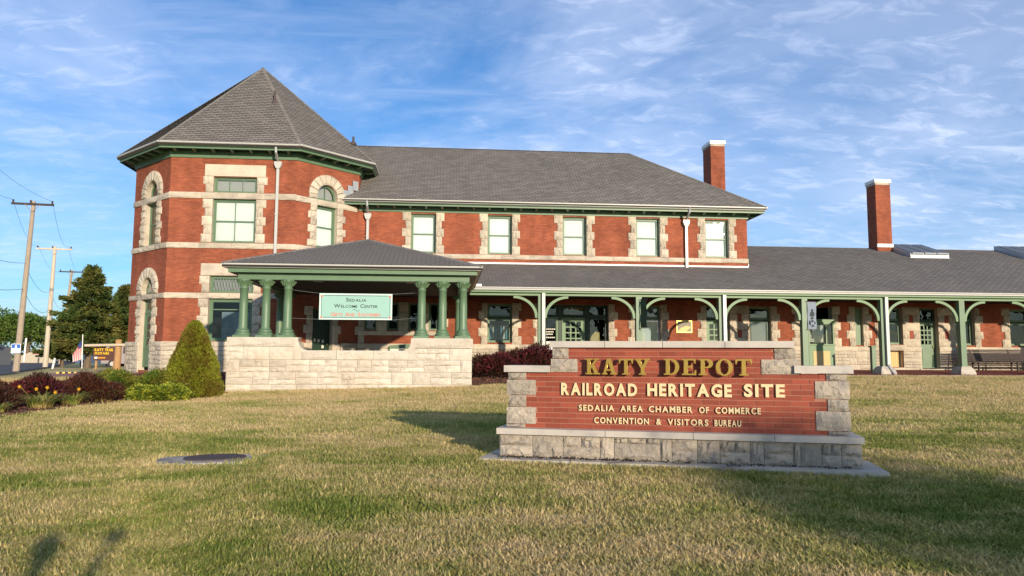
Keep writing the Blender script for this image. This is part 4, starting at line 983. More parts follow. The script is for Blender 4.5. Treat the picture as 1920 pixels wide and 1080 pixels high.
def leafring():
    b = MB()
    for row, (z0, z1, r0, r1, n) in enumerate(((1.60, 1.70, .145, .20, 14), (1.66, 1.755, .165, .255, 14))):
        for k in range(n):
            a = 2*math.pi*(k+.5*row)/n; da = math.pi/n*.8
            p = lambda r, t, z: (r*math.cos(a+t), r*math.sin(a+t), z)
            b.poly([p(r0, -da, z0), p(r0, da, z0), p(r1+.012, da*.5, z1), p(r1+.03, 0, z1-.02), p(r1+.012, -da*.5, z1)])
    return b.mesh('capital_leaves', GREENL)
lr = leafring(); bm = bmesh.new(); bm.from_mesh(cm); bmesh.ops.remove_doubles(bm, verts=bm.verts, dist=1e-4); bm.to_mesh(cm); bm.free()
for p_ in cm.polygons: p_.use_smooth = len(p_.vertices) == 4 and abs(p_.normal.z) < .9 and p_.area < .03
for i, (x, y) in enumerate(((-6.30, 23.56), (-5.62, 23.56), (-4.96, 23.56), (-.81, 23.56), (-.15, 23.56), (.50, 23.56), (-6.30, 28.6), (.44, 28.6))):
    o = link('column', cm, POR, (x, y, CB)); k = link('capital_leaves', lr, o, (x, y, CB)); o.scale.x = o.scale.y = .90; o.scale.z = (3.985-CB)/1.82
PB = 3.975
PP = [(-6.47, 30.9), (-6.47, 23.45), (.69, 23.45), (.69, 29.4)]
sweep('porch_beam', GREEN, POR, PP, [(-.3, PB), (0, PB), (0, PB+.17), (.03, PB+.18), (.03, PB+.20), (-.3, PB+.20)])
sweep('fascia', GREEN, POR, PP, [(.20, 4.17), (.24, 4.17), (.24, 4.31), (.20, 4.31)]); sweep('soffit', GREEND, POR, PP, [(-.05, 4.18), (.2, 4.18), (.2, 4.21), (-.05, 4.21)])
sweep('gutter', GUTTER, POR, PP, gutter_prof(.40, 4.43, .125, .2))
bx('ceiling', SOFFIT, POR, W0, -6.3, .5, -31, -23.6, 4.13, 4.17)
for x in (-4.29, -1.24):
    b = MB(); b.lathe(x, 25, [(.16, 4.08), (.17, 4.13)], 16); b.build('ceiling_light', ZINC, POR)
pe = [(-6.86, 23.06), (1.08, 23.06)]; ZP = 4.44; PA = (-2.89, 26.9, 5.82)
roof_face(POR, [(-6.86, 23.06, ZP), (1.08, 23.06, ZP), PA]); roof_face(POR, [(1.08, 23.06, ZP), (1.08, 29.5, ZP), (-2.89, 33.3, 5.82), PA]); roof_face(POR, [(-6.86, 30.9, ZP), (-6.86, 23.06, ZP), PA, (-2.89, 30.9, 5.82)])
hipcap(POR, (-6.86, 23.06, ZP), PA, .09); hipcap(POR, (1.08, 23.06, ZP), PA, .09); hipcap(POR, PA, (-2.89, 33.3, 5.82), .09)
bd = bx('banner', TEAL, None, Fr(0, 23.75, 0), -4.03, -1.75, -.006, 0, 2.76, 3.59)
tag(bd, 'pale teal welcome banner hung between the porch columns', 'banner'); BF = Fr(0, 23.75, 0)
md = bd.modifiers.new('s', 'SUBSURF') if False else None
b = MB()
for q in ((-4.03, -1.75, 3.545, 3.59), (-4.03, -1.75, 2.76, 2.80), (-4.03, -3.985, 2.80, 3.545), (-1.795, -1.75, 2.80, 3.545)): b.box(BF, q[0], q[1], .0005, .003, q[2], q[3])
b.build('border', PALE, bd)
b = MB()
for q in ((-3.90, -1.88, 3.515, 3.53), (-3.90, -1.88, 2.825, 2.838), (-3.965, -3.955, 2.88, 3.47), (-1.828, -1.818, 2.88, 3.47)): b.box(BF, q[0], q[1], .0005, .003, q[2], q[3])
b.build('border_line', BLACKINK, bd)
b = MB()
for u in (-3.96, -1.82):
    for z in (2.83, 3.50): b.box(BF, u-.03, u+.03, .003, .005, z-.03, z+.03)
b.build('corner_mark', REDINK, bd)
lettering(bd, BF, 'SEDALIA', -3.20, -2.57, 3.335, .115, .004, BLACKINK, .003, .012, smallcap=.74)
lettering(bd, BF, 'WELCOME CENTER', -3.57, -2.21, 3.14, .115, .004, BLACKINK, .003, .012, smallcap=.74)
lettering(bd, BF, 'GIFTS AND SOUVENIRS', -3.65, -2.12, 2.87, .12, .004, REDINK, .003, .010, smallcap=.78)
b = MB(); b.tube([BF.p(-2.98+.03*k, .005, 3.06+.028*math.sin(k*.9+.2)) for k in range(8)], .005, 4); b.build('flourish', BLACKINK, bd)
b = MB()
for p, q in (((-4.96, 3.70), (-4.03, 3.585)), ((-4.96, 2.80), (-4.03, 2.765)), ((-.81, 3.65), (-1.75, 3.585)), ((-.81, 2.85), (-1.75, 2.765))):
    b.tube([BF.p(p[0], -.05, p[1]), BF.p(q[0], -.003, q[1])], .0035, 4)
b.build('cord', ZINC, bd)
# low green sign rack behind the porch wall
rk = thing('display_board', 'green framed low board leaning behind the porch wall', 'board', (-1.7, 29.5, 1.0)); b = MB(); f = Fr(0, 29.5, 0)
b.prism(f, [(-2.35, 1.92), (-1.0, 1.92), (-1.0, 2.04), (-1.6, 2.1), (-2.25, 2.04)], -.05, 0); b.box(f, -2.3, -2.22, -.05, 0, 1.0, 1.92); b.box(f, -1.1, -1.02, -.05, 0, 1.0, 1.92); b.build('frame', GREEN, rk); bx('board', PAPER, rk, f, -2.22, -1.1, -.04, -.02, 1.1, 1.9)

# ============================================================ MONUMENT SIGN
SG = Fr(1.189, 9.856, -17.977)
SGN = thing('monument_sign', 'low brick and stone sign wall with raised gold lettering on the lawn', 'sign', SG.p(1.75, -.15, .25))
ST = -.38   # back plane offset
b = MB(); b.box(SG, -.68, 4.20, ST-.30, .36, .05, .300); bevel_obj(b.build('plinth', CONC, SGN), .015, 2)
b = MB(); b.box(SG, -.42, 3.92, ST-.10, .10, .30, .585); b.build('wall', MORTAR, SGN)
b = MB(); b.box(SG, -.28, 3.78, ST, -.006, .66, 1.40); b.box(SG, .30, 3.12, ST, -.006, 1.40, 1.73); b.build('wall', MORTARP, SGN)
# ledge stones
for a, c in ((-.50, .93), (.93, 2.02), (2.02, 2.98), (2.98, 3.99)):
    bevel_obj(bx('ledge_stone', CASTST, SGN, SG, a+.003, c-.003, ST-.16, .17, .595, .672), .012, 2)
for u0, u1, z0, z1, cuts in ((-.43, .20, 1.405, 1.492, []), (3.24, 3.92, 1.42, 1.512, []), (.19, 3.25, 1.732, 1.815, [.92, 1.66, 2.43])):
    cs = [u0]+cuts+[u1]
    for a, c in zip(cs, cs[1:]): bevel_obj(bx('cap_stone', CASTST, SGN, SG, a+.003, c-.003, ST-.07, .06, z0, z1), .008, 2)
# rock faced base
rs = random.Random(21); FRB = SG
lay = [(-.46, -.02, 'h'), (-.02, .38, 't'), (.38, .86, 'tb'), (.86, 1.04, 't'), (1.04, 1.62, 'lb'), (1.62, 1.76, 't'), (1.76, 2.07, 'h'), (2.07, 2.34, 't'), (2.34, 2.70, 'tb'), (2.70, 2.86, 't'), (2.86, 3.20, 'h'), (3.20, 3.28, 't'), (3.28, 3.52, 't'), (3.52, 3.74, 'tb'), (3.74, 3.97, 'h')]
def sst(a, c, z0, z1, pr=.11, d=.16): stone(SGN, SG, a, c, z0, z1, pr, d, SIGNST, gap=.004)
for a, c, k in lay:
    z0, z1 = .305, .592; zm = (z0+z1)/2
    if k == 't': sst(a, c, z0, z1)
    elif k == 'h': sst(a, c, z0, zm); sst(a, c, zm, z1)
    elif k == 'tb': m_ = (a+c)/2; sst(a, m_, zm, z1); sst(m_, c, zm, z1); sst(a, c, z0, zm)
    else: sst(a, a+.17, z1-.08, z1); sst(a+.17, c-.18, z1-.08, z1); sst(c-.18, c, z1-.08, z1); sst(a, c, z0, z1-.08)
for (f, l) in ((Fr(*SG.p(-.44, .10, 0)[:2], -17.977-90), .56), (Fr(*SG.p(3.95, -.46, 0)[:2], -17.977+90), .56)):
    for z0, z1 in ((.305, .45), (.45, .592)):
        stone(SGN, f if f.a < -1 else f, 0 if f.a > -1 else -l, l if f.a > -1 else 0, z0, z1, .03, .1, SIGNST)
# quoin stones of the upright wall
def sq(a, c, z0, z1):
    stone(SGN, SG, a, c, z0, z1, .012, .12, SIGNST, gap=.004); bx('stone', SIGNST, SGN, SG, a+.006, c-.006, ST-.01, -.03, z0+.004, z1-.004)
for a, c, z0, z1 in ((-.40, -.14, .672, .72), (-.40, .0, .72, .945), (-.37, -.13, .945, 1.10), (-.40, .0, 1.10, 1.305), (-.38, -.13, 1.305, 1.405),
                     (.22, .44, 1.585, 1.732), (.20, .56, 1.405, 1.585), (3.62, 3.86, .672, .725), (3.48, 3.88, .725, .965), (3.62, 3.86, .965, 1.11), (3.48, 3.88, 1.11, 1.33), (3.61, 3.85, 1.33, 1.42),
                     (3.02, 3.27, 1.59, 1.732), (2.86, 3.30, 1.40, 1.59)): sq(a, c, z0, z1)
# bricks one by one
bmx = MB(); bmx.box(Fr(0, 0, 0), -.5, .5, -1, 0, -.5, .5)
BRU = bmx.mesh('brick', SBRICK); CO = .0677; z = .672; row = 0
def brick(u0, u1, z0):
    if u1-u0 < .03: return
    o = bpy.data.objects.new('brick', BRU); COL.objects.link(o); o.parent = SGN
    c = SG.p((u0+u1)/2, random.uniform(-.0015, .0015), z0+CO/2)
    o.matrix_local = Matrix.Translation(Vector(c)-world(SGN)) @ Matrix.Rotation(SG.a, 4, 'Z') @ Matrix.Diagonal((u1-u0-.0095, .04, CO-.0095, 1)) @ Matrix.Translation((0, .0, 0))
nbr = 0
while z < 1.73-.03:
    zc_ = z+CO/2
    if zc_ < .72: lo, hi = -.14, 3.62
    elif zc_ < .945: lo, hi = .0, 3.48
    elif zc_ < 1.10: lo, hi = -.13, 3.62
    elif zc_ < 1.305: lo, hi = 0, 3.48
    elif zc_ < 1.405: lo, hi = -.13, 3.61
    elif zc_ < 1.585: lo, hi = .56, 2.86
    else: lo, hi = .44, 3.02
    BL = .2125; u = lo-((lo-(-2+(row % 2)*BL/2)) % BL)
    while u < hi:
        a, c = max(u, lo), min(u+BL, hi)
        if c-a > .03: brick(a, c, z); nbr += 1
        u += BL
    z += CO; row += 1
print('sign bricks', nbr)
# gold slab letters as outlines
def arcp(cx, cy, rx, ry, a0, a1, n=12): return [(cx+rx*math.cos(a0+(a1-a0)*k/n), cy+ry*math.sin(a0+(a1-a0)*k/n)) for k in range(n+1)]
h_ = math.pi/2
SL_ = {'T': ([(0, 1), (.95, 1), (.95, .68), (.87, .68), (.81, .89), (.60, .89), (.60, .1), (.74, .1), (.74, 0), (.21, 0), (.21, .1), (.35, .1), (.35, .89), (.14, .89), (.08, .68), (0, .68)], [], .95),
 'E': ([(0, 1), (.82, 1), (.82, .70), (.74, .70), (.68, .90), (.37, .90), (.37, .56), (.52, .56), (.56, .67), (.63, .67), (.63, .35), (.56, .35), (.52, .46), (.37, .46), (.37, .10), (.70, .10), (.77, .33), (.85, .33), (.85, 0), (0, 0), (0, .1), (.12, .1), (.12, .9), (0, .9)], [], .85),
 'P': ([(0, .9), (0, 1)]+arcp(.55, .715, .30, .285, h_, -h_)+[(.37, .43), (.37, .1), (.52, .1), (.52, 0), (0, 0), (0, .1), (.12, .1), (.12, .9)], [[(.37, .53)]+arcp(.47, .715, .13, .185, -h_, h_, 8)+[(.37, .9)]], .85),
 'D': ([(0, .9), (0, 1)]+arcp(.45, .5, .48, .5, h_, -h_, 16)+[(0, 0), (0, .1), (.12, .1), (.12, .9)], [[(.37, .1)]+arcp(.42, .5, .25, .4, -h_, h_, 12)+[(.37, .9)]], .93),
 'O': (arcp(.5, .5, .5, .53, 0, 2*math.pi, 28)[:-1], [arcp(.5, .5, .24, .43, 0, 2*math.pi, 24)[:-1]], 1.0),
 'K': ([(0, 1), (.5, 1), (.5, .9), (.37, .9), (.37, .56), (.64, .9), (.55, .9), (.55, 1), (.95, 1), (.95, .9), (.82, .9), (.60, .63), (.88, .1), (1, .1), (1, 0), (.53, 0), (.53, .1), (.61, .1), (.45, .43), (.37, .34), (.37, .1), (.48, .1), (.48, 0), (0, 0), (0, .1), (.12, .1), (.12, .9), (0, .9)], [], 1.0),
 'A': ([(.34, 1), (.62, 1), (.92, .1), (1.02, .1), (1.02, 0), (.56, 0), (.56, .1), (.65, .1), (.61, .23), (.31, .23), (.27, .1), (.37, .1), (.37, 0), (0, 0), (0, .1), (.1, .1)], [[(.34, .33), (.58, .33), (.46, .72)]], 1.02),
 'Y': ([(0, 1), (.46, 1), (.46, .9), (.38, .9), (.53, .58), (.67, .9), (.58, .9), (.58, 1), (1, 1), (1, .9), (.92, .9), (.63, .38), (.63, .1), (.75, .1), (.75, 0), (.25, 0), (.25, .1), (.38, .1), (.38, .38), (.08, .9), (0, .9)], [], 1.0)}
def slab_letter(ch, depth):
    cu = bpy.data.curves.new('g', 'CURVE'); cu.dimensions = '2D'; cu.fill_mode = 'BOTH'; cu.extrude = depth/2; cu.bevel_depth = .018; cu.bevel_resolution = 0; cu.offset = -.018
    for pts in [SL_[ch][0]]+SL_[ch][1]:
        sp = cu.splines.new('POLY'); sp.points.add(len(pts)-1); sp.use_cyclic_u = True
        for k, (x, y) in enumerate(pts): sp.points[k].co = (x, y, 0, 1)
    o = bpy.data.objects.new('g', cu); COL.objects.link(o); me = bpy.data.meshes.new_from_object(o.evaluated_get(bpy.context.evaluated_depsgraph_get()))
    bpy.data.objects.remove(o); me.materials.clear(); me.materials.append(GOLD); return me
SM = {c: slab_letter(c, .22) for c in 'KATYDEPO'}
def gold_word(wd, u0, u1, zb, h):
    tot = sum(SL_[c][2] for c in wd)+.13*(len(wd)-1); sx = (u1-u0)/tot; x = 0
    for c in wd:
        o = bpy.data.objects.new('letter', SM[c]); COL.objects.link(o); o.parent = SGN; o['label'] = 'raised gold letter '+c
        o.matrix_local = Matrix.Translation(Vector(SG.p(u0+x*sx, .085, zb))-world(SGN)) @ Matrix.Rotation(SG.a, 4, 'Z') @ Matrix.Rotation(R(90), 4, 'X') @ Matrix.Diagonal((sx, h, .2, 1))
        x += SL_[c][2]+.13
gold_word('KATY', .672, 1.50, 1.383, .205); gold_word('DEPOT', 1.67, 2.745, 1.385, .205)
kw = dict(individual=True, depth=.014)
lettering(SGN, SG, 'RAILROAD', .342, 1.33, 1.117, .152, .022, CREAML, bold=.042, track=.14, **kw)
lettering(SGN, SG, 'HERITAGE', 1.46, 2.50, 1.122, .152, .022, CREAML, bold=.042, track=.14, **kw)
lettering(SGN, SG, 'SITE', 2.645, 3.13, 1.130, .152, .022, CREAML, bold=.042, track=.14, **kw)
for s, a, c in (('SEDALIA', .573, 1.035), ('AREA', 1.115, 1.40), ('CHAMBER', 1.475, 2.02), ('OF', 2.10, 2.22), ('COMMERCE', 2.30, 2.842)):
    lettering(SGN, SG, s, a, c, .912, .075, .018, CREAML, bold=.026, track=.16, **kw)
for s, a, c in (('CONVENTION', .775, 1.475), ('&', 1.565, 1.63), ('VISITORS', 1.71, 2.21), ('BUREAU', 2.285, 2.605)):
    lettering(SGN, SG, s, a, c, .755, .075, .018, CREAML, bold=.026, track=.16, **kw)

pp = np.array([SG.p(random.uniform(-.45, 1.3) if random.random() < .7 else random.uniform(1.3, 3.9), .13+random.expovariate(22), .308) for _ in range(420)]); dd_ = np.random.normal(0, 1, (420, 3)); dd_[:, 2] = np.abs(dd_[:, 2])*.4
tag(leaves('leaf_litter', pp, dd_, .035, .02, mat('dead_leaves', (.035, .022, .015), .95, islvar=.6), kind='stuff'), 'dark dead leaf litter lying along the foot of the sign wall', 'leaf litter')
# ============================================================ SMALL THINGS AROUND THE DEPOT
def bench(x0, x1, y, zb):
    t = thing('slatted_bench', 'long dark slatted wooden bench against the depot wall', 'bench', ((x0+x1)/2, y, zb)); f = Fr(0, y, 0)
    for k in range(7):
        z = zb+.46+k*.078; o_ = -.25-k*.022; bx('slat', BENCHM, t, f, x0, x1, o_-.03, o_, z+.02, z+.082)
    for k in range(5): bx('slat', BENCHM, t, f, x0, x1, -.22+k*.09, -.22+k*.09+.075, zb+.42, zb+.445)
    n = 4
    for k in range(n):
        u = x0+.5+(x1-x0-1.0)*k/(n-1); bx('leg', BENCHM, t, f, u-.03, u+.03, .12, .18, zb, zb+.42); bx('leg', BENCHM, t, f, u-.03, u+.03, -.25, -.19, zb, zb+.42)
        b = MB(); b.prism(Fr(u, y, 90), [(.19, zb+.40), (.25, zb+.40), (.46, zb+1.02), (.42, zb+1.02)], -.025, .025); b.build('bracket', BENCHM, t)
bench(23.55, 30.2, 31.9, 1.045)
# hanging banners on posts
def postbanner(x, y, deg, label, m):
    f = Fr(x, y, deg); t = thing('post_banner', label, 'banner', (x, y, 2.8))
    b = MB(); n = 8
    for k in range(n):
        z0, z1 = 2.82+1.14*k/n, 2.82+1.14*(k+1)/n; o0, o1 = .015*math.sin(k*1.3), .015*math.sin((k+1)*1.3)
        b.poly([f.p(.06, o0, z0), f.p(.42, o0*1.6, z0), f.p(.42, o1*1.6, z1), f.p(.06, o1, z1)]); b.poly([f.p(.06, o0-.006, z0), f.p(.06, o1-.006, z1), f.p(.42, o1*1.6-.006, z1), f.p(.42, o0*1.6-.006, z0)])
    b.build('cloth', m, t); b = MB()
    for z in (2.80, 3.97): b.tube([f.p(-.0, 0, z), f.p(.45, 0, z)], .014, 6)
    b.build('rod', IRON, t); return t, f
t, f = postbanner(7.82, 29.58, -62, 'dark green cloth banner turned edge on at the second canopy post', GREEND)
t, f = postbanner(14.90, 29.60, -4, 'slate blue cloth banner with a top hat figure on a canopy post', SLATE)
b = MB(); b.prism(f, [(.18, 3.48), (.34, 3.48), (.34, 3.52), (.29, 3.52), (.29, 3.65), (.22, 3.65), (.22, 3.52), (.18, 3.52)], .03, .035); b.prism(f, [(.19, 3.36), (.33, 3.36), (.33, 3.47), (.19, 3.47)], .03, .035)
b.prism(f, [(.10, 3.05), (.16, 2.97), (.19, 3.1), (.14, 3.2)], .03, .035); b.prism(f, [(.34, 3.02), (.38, 3.06), (.36, 3.14), (.33, 3.1)], .03, .035)
for z, w_ in ((3.24, .05), (3.12, .04), (2.92, .05)):
    b.prism(f, [(.26-w_, z), (.26-w_*.3, z-.01), (.26, z+.05), (.26+w_*.4, z), (.26+w_, z+.02), (.26+w_*.6, z+.09), (.26-w_*.8, z+.08)], .03, .035)
b.build('figure', BLACKINK, t)
# small green bollard and sandwich board
b = MB(); f = Fr(0, 31, 0); b.box(f, 18.50, 18.68, -.09, .09, .955, 2.10); b.box(f, 18.46, 18.72, -.13, .13, 2.10, 2.17); tag(b.build('green_bollard', GREEN), 'square green bollard post standing by the pale stone wall base', 'bollard')
t = thing('sandwich_board', 'white notice board reading CLOSED behind the sign wall', 'board', (4.35, 29.3, .95)); f = Fr(0, 29.3, 0)
bx('board', WHITE, t, f, 3.98, 4.72, -.03, 0, 1.05, 2.0); lettering(t, f, 'CLOSED', 3.72+.3, 4.66, 1.52, .16, .004, BLACKINK, .004, .01)
for u in (4.0, 4.66): bx('leg', WHITE, t, f, u, u+.04, -.04, .01, .95, 1.05)
b = MB(); b.box(Fr(0, 29.3, 0), 3.25, 3.52, -.4, -.1, .955, 1.98); b.box(Fr(0, 29.3, 0), 3.22, 3.55, -.43, -.07, 1.98, 2.02); o = tag(b.build('litter_bin', mat('bin_brown', (.16, .06, .04), .6)), 'narrow brown litter bin behind the dark red shrub', 'bin')
# steps and slab at the tower door
b = MB(); b.prism(Fr(0, 29.9, 0), [(-13.35, .35), (-11.3, .35), (-11.3, .86), (-12.9, .86), (-13.15, .80), (-13.3, .66)], -3.0, .35); o = b.build('door_slab', CONC); o['kind'] = 'structure'
# manhole
mh = thing('manhole', 'round iron manhole cover set in a concrete slab in the lawn', 'manhole', (-3.08, 9.98, .2)); f = Fr(-3.08, 9.98, 14)
b = MB(); n = 28; q = [(math.copysign(abs(math.cos(2*math.pi*k/n))**.35, math.cos(2*math.pi*k/n))*.57, math.copysign(abs(math.sin(2*math.pi*k/n))**.35, math.sin(2*math.pi*k/n))*.40) for k in range(n)]
zc_ = float(G(-3.08, 9.98))+.032
b.poly([f.p(u, v, zc_) for u, v in q][::-1]); b.m = 0
for (a, c), (d, e) in zip(q, q[1:]+q[:1]): b.poly([f.p(a, c, zc_-.15), f.p(d, e, zc_-.15), f.p(d, e, zc_), f.p(a, c, zc_)])
b.build('slab', CONC, mh)
b = MB(); q = [(.12+.38*math.cos(2*math.pi*k/n), -.05+.30*math.sin(2*math.pi*k/n)) for k in range(n)]
b.poly([f.p(u, v, zc_+.018) for u, v in q])
for (a, c), (d, e) in zip(q, q[1:]+q[:1]): b.poly([f.p(a, c, zc_), f.p(d, e, zc_), f.p(d, e, zc_+.018), f.p(a, c, zc_+.018)])
b.build('cover', IRON, mh)

# ============================================================ PLANTS NEAR THE DEPOT
# dwarf conical spruce
def spruce(x, y, r, h):
    z0 = float(G(x, y)); t = thing('dwarf_spruce', 'dense golden green conical dwarf spruce beside the porch wall', 'spruce', (x, y, z0))
    n = 26000; k = np.random.uniform(0, 1, n)**.75; hh = h*(1-k); a = np.random.uniform(0, 2*math.pi, n)
    prof = r*np.minimum(1, 1.10*np.power(np.clip(k, 0, 1), .66))*(1-.10*np.clip((k-.85)/.15, 0, 1))
    lump = 1+.05*np.sin(a*4+hh*7)+.045*np.sin(a*9-hh*13)*np.sin(hh*19)+.05*np.abs(np.sin(hh*11+np.sin(a*3)*1.5))-.03
    rr = prof*lump*np.random.uniform(.90, 1.0, n); P = np.stack([x+rr*np.cos(a), y+rr*np.sin(a), z0+.04+hh], 1)
    D = np.stack([np.cos(a), np.sin(a), np.full(n, .75)], 1); leaves('foliage', P, D, .085, .04, L_SPR, t, .55)
    b = MB(); b.lathe(x, y, [(.05, z0), (r*.82, z0+.1), (r*.80, z0+.3), (r*.45, z0+h*.52), (.03, z0+h*.93)], 16); b.build('stem', mat('spruce_core', (.04, .035, .012), .95), t, True)
spruce(-7.18, 21.9, .77, 2.12)
def shrub(name, label, cat, x, y, rx, ry, h, m, n, ln, wd, twig=False, group=None, jit=.4, m2=None):
    z0 = float(G(x, y)); t = thing(name, label, cat, (x, y, z0), group)
    P, D = ell(n, (x, y, z0+h*.42), (rx, ry, h*.58), .45, -.55)
    P += np.random.normal(0, .03, P.shape); wob = 1+.14*np.sin(P[:, 0]*5+P[:, 1]*3); P[:, 2] = z0+(P[:, 2]-z0)*wob
    P[:, 2] = np.maximum(P[:, 2], z0+.02)
    if twig: D = D*.7+np.array([0, 0, .9])
    leaves('foliage', P, D, ln, wd, m, t, jit)
    if m2 is not None:
        Q, E_ = ell(n//7, (x+rx*.1, y-ry*.5, z0+h*.45), (rx*.85, ry*.6, h*.55), .8, -.2); leaves('foliage', Q, E_, ln, wd, m2, t, jit)
    b = MB()
    for k in range(7):
        a = k*2.4; b.tube([(x, y, z0), (x+rx*.35*math.cos(a), y+ry*.35*math.sin(a), z0+h*.6)], .014, 4)
    b.build('stem', BARK, t); return t
GB = 'dark purple barberry shrubs in the left bed'
for x, y, rx, ry, h, lab in ((-10.85, 18.7, .85, .7, .60, 'dark purple barberry shrub at the left edge of the bed'), (-9.95, 19.2, .85, .6, .66, 'dark purple barberry shrub with reddest top behind the yellow lilies'), (-9.40, 20.5, .90, .65, .66, 'dark purple barberry shrub nearest the green shrubs')):
    shrub('barberry_shrub', lab, 'shrub', x, y, rx, ry, h, L_BARB, 9000, .10, .028, True, GB, .5, L_BARBR if 'reddest' in lab else None)
shrub('barberry_shrub', 'dark purple barberry shrub low at the frame edge left of the lilies', 'shrub', -10.25, 17.5, .8, .6, .50, L_BARB, 7000, .10, .028, True, GB)
shrub('barberry_shrub', 'dark crimson barberry shrub with pink tips beside the porch wall', 'shrub', 1.75, 26.2, .95, .8, .86, L_BARB, 9000, .12, .035, True, 'barberry shrubs behind the sign wall', .5, L_BARBR)
shrub('barberry_shrub', 'tall dark crimson barberry shrub at the left end of the sign wall', 'shrub', 3.05, 26.3, 1.0, .8, 1.10, L_BARB, 10000, .12, .035, True, 'barberry shrubs behind the sign wall', .5, L_BARBR)
for x, y, rx, h, lab in ((-10.3, 23.3, .55, .62, 'loose yellowish green shrub right of the purple barberries'), (-9.55, 22.9, .65, .60, 'rounded leafy green shrub in the middle of the bed'), (-8.65, 23.0, .7, .62, 'leafy green shrub left of the conical spruce')):
    shrub('green_shrub', lab, 'shrub', x, y, rx, .55, h, L_GRN, 7000, .085, .045, False, 'low green shrubs in the bed')
shrub('euonymus_shrub', 'low variegated yellow green shrub at the foot of the spruce', 'shrub', -7.72, 20.9, .82, .5, .44, L_YEL, 8000, .07, .045)
for x, y, s, lab in ((-9.45, 16.7, 1.1, 'small daylily clump at the left edge of the bed'), (-9.12, 17.75, 1.6, 'large daylily clump with yellow flowers in front of the barberries'), (-9.0, 18.9, 1.5, 'daylily clump with one orange flower in the bed'), (-9.0, 20.6, 1.6, 'half withered daylily clump before the green shrubs'), (-8.45, 21.5, .9, 'small withered daylily tuft near the variegated shrub')):
    z0 = float(G(x, y)); t = thing('daylily', lab, 'daylily', (x, y, z0), 'daylilies along the bed edge'); b = MB(); rs = random.Random(int(x*100))
    for k in range(190):
        a = rs.uniform(0, 6.28); l = s*rs.uniform(.25, .5); r0 = rs.uniform(0, .16)*s; w_ = .016; sx_, sy_ = -math.sin(a)*w_, math.cos(a)*w_; pr = None
        for j in range(5):
            tt = j/4; rr = r0+l*(.75*tt**1.4); zz = z0+l*(1.25*tt-.85*tt*tt)*rs.uniform(.97, 1.03); ww = 1-.85*tt
            c = (x+rr*math.cos(a), y+rr*math.sin(a), zz)
            if pr: b.poly([(pr[0]-sx_*pw, pr[1]-sy_*pw, pr[2]), (pr[0]+sx_*pw, pr[1]+sy_*pw, pr[2]), (c[0]+sx_*ww, c[1]+sy_*ww, c[2]), (c[0]-sx_*ww, c[1]-sy_*ww, c[2])])
            pr, pw = c, ww
    b.build('foliage', L_LILY, t, weld=True)
    if 'flower' in lab:
        for k in range(4 if 'yellow' in lab else 1):
            fx, fy = x+rs.uniform(-.42, .42), y-rs.uniform(.0, .25); fz = z0+rs.uniform(.38, .52); fl = MB()
            for j in range(6):
                a = j*math.pi/3; fl.poly([(fx, fy, fz), (fx+.03*math.cos(a-.4), fy-.02, fz+.03*math.sin(a-.4)), (fx+.045*math.cos(a), fy-.04, fz+.045*math.sin(a)), (fx+.03*math.cos(a+.4), fy-.02, fz+.03*math.sin(a+.4))])
            fl.build('flower', L_FLW, t); b = MB(); b.tube([(x, y, z0), (fx, fy, fz)], .006, 4); b.build('stem', L_LILY, t)

# ============================================================ STREET, POLES, BACKGROUND
def gz(x, y): return float(G(x, y))
def pole(x, y, top, r, m, label, xl, wid, grp='utility poles along the street'):
    z0 = gz(x, y)-.1; t = thing('utility_pole', label, 'utility pole', (x, y, z0), grp)
    b = MB(); b.tube([(x, y, z0), (xl, y-.2, top)], r, 10, r*.6); b.build('pole', m, t, True)
    f = Fr(xl, y-.3, 8); b = MB(); b.box(f, -wid/2, wid/2, -.06, .06, top-.28, top-.15); b.build('crossarm', m if m is WOODPL else BENCHM, t)
    b = MB(); b.tube([f.p(-.45, .05, top-.25), f.p(0, .05, top-.75), f.p(.45, .05, top-.25)], .025, 4); b.build('brace', m, t)
    for u in (-wid/2+.1, -wid*.05, wid/2-.1):
        i_ = MB(); c = f.p(u, 0, 0); i_.lathe(c[0], c[1], [(.03, top-.15), (.07, top-.1), (.05, top-.03), (.075, top+.0), (.03, top+.06)], 8); i_.build('insulator', IRON, t)
    return t
pole(-27.83, 50.9, 11.72, .20, WOODP, 'nearest weathered utility pole with a small blue sign', -27.3, 2.5)
pole(-35.7, 69.8, 11.36, .22, WOODPL, 'pale bleached utility pole in the middle of the row', -35.4, 2.9)
pole(-45.8, 92.8, 11.78, .22, WOODP, 'farthest utility pole behind the cedar', -45.0, 2.6)
def wire(name, lab, a, c, sag, r=.009):
    a, c = Vector(a), Vector(c); b = MB(); n = 14; b.tube([a.lerp(c, k/n)-Vector((0, 0, sag*4*(k/n)*(1-k/n))) for k in range(n+1)], r, 4); return tag(b.build('overhead_wire', WIRE), lab, 'wire', 'overhead wires')
for u, l in ((-1.15, 'left'), (1.15, 'right')):
    p1 = (-27.3+u, 50.6+u*.14, 11.75); p2 = (-35.4+u*1.1, 69.4, 11.35); p3 = (-45+u, 92.4, 11.75)
    wire('', f'thin top wire from the {l} end of the nearest crossarm to the pale pole', p1, p2, .9); wire('', f'thin top wire from the {l} end of the pale pole crossarm to the far pole', p2, p3, 1.0)
    wire('', f'thin top wire running forward from the {l} end of the nearest crossarm', p1, (-19.5+u, 24, 11.9), .9)
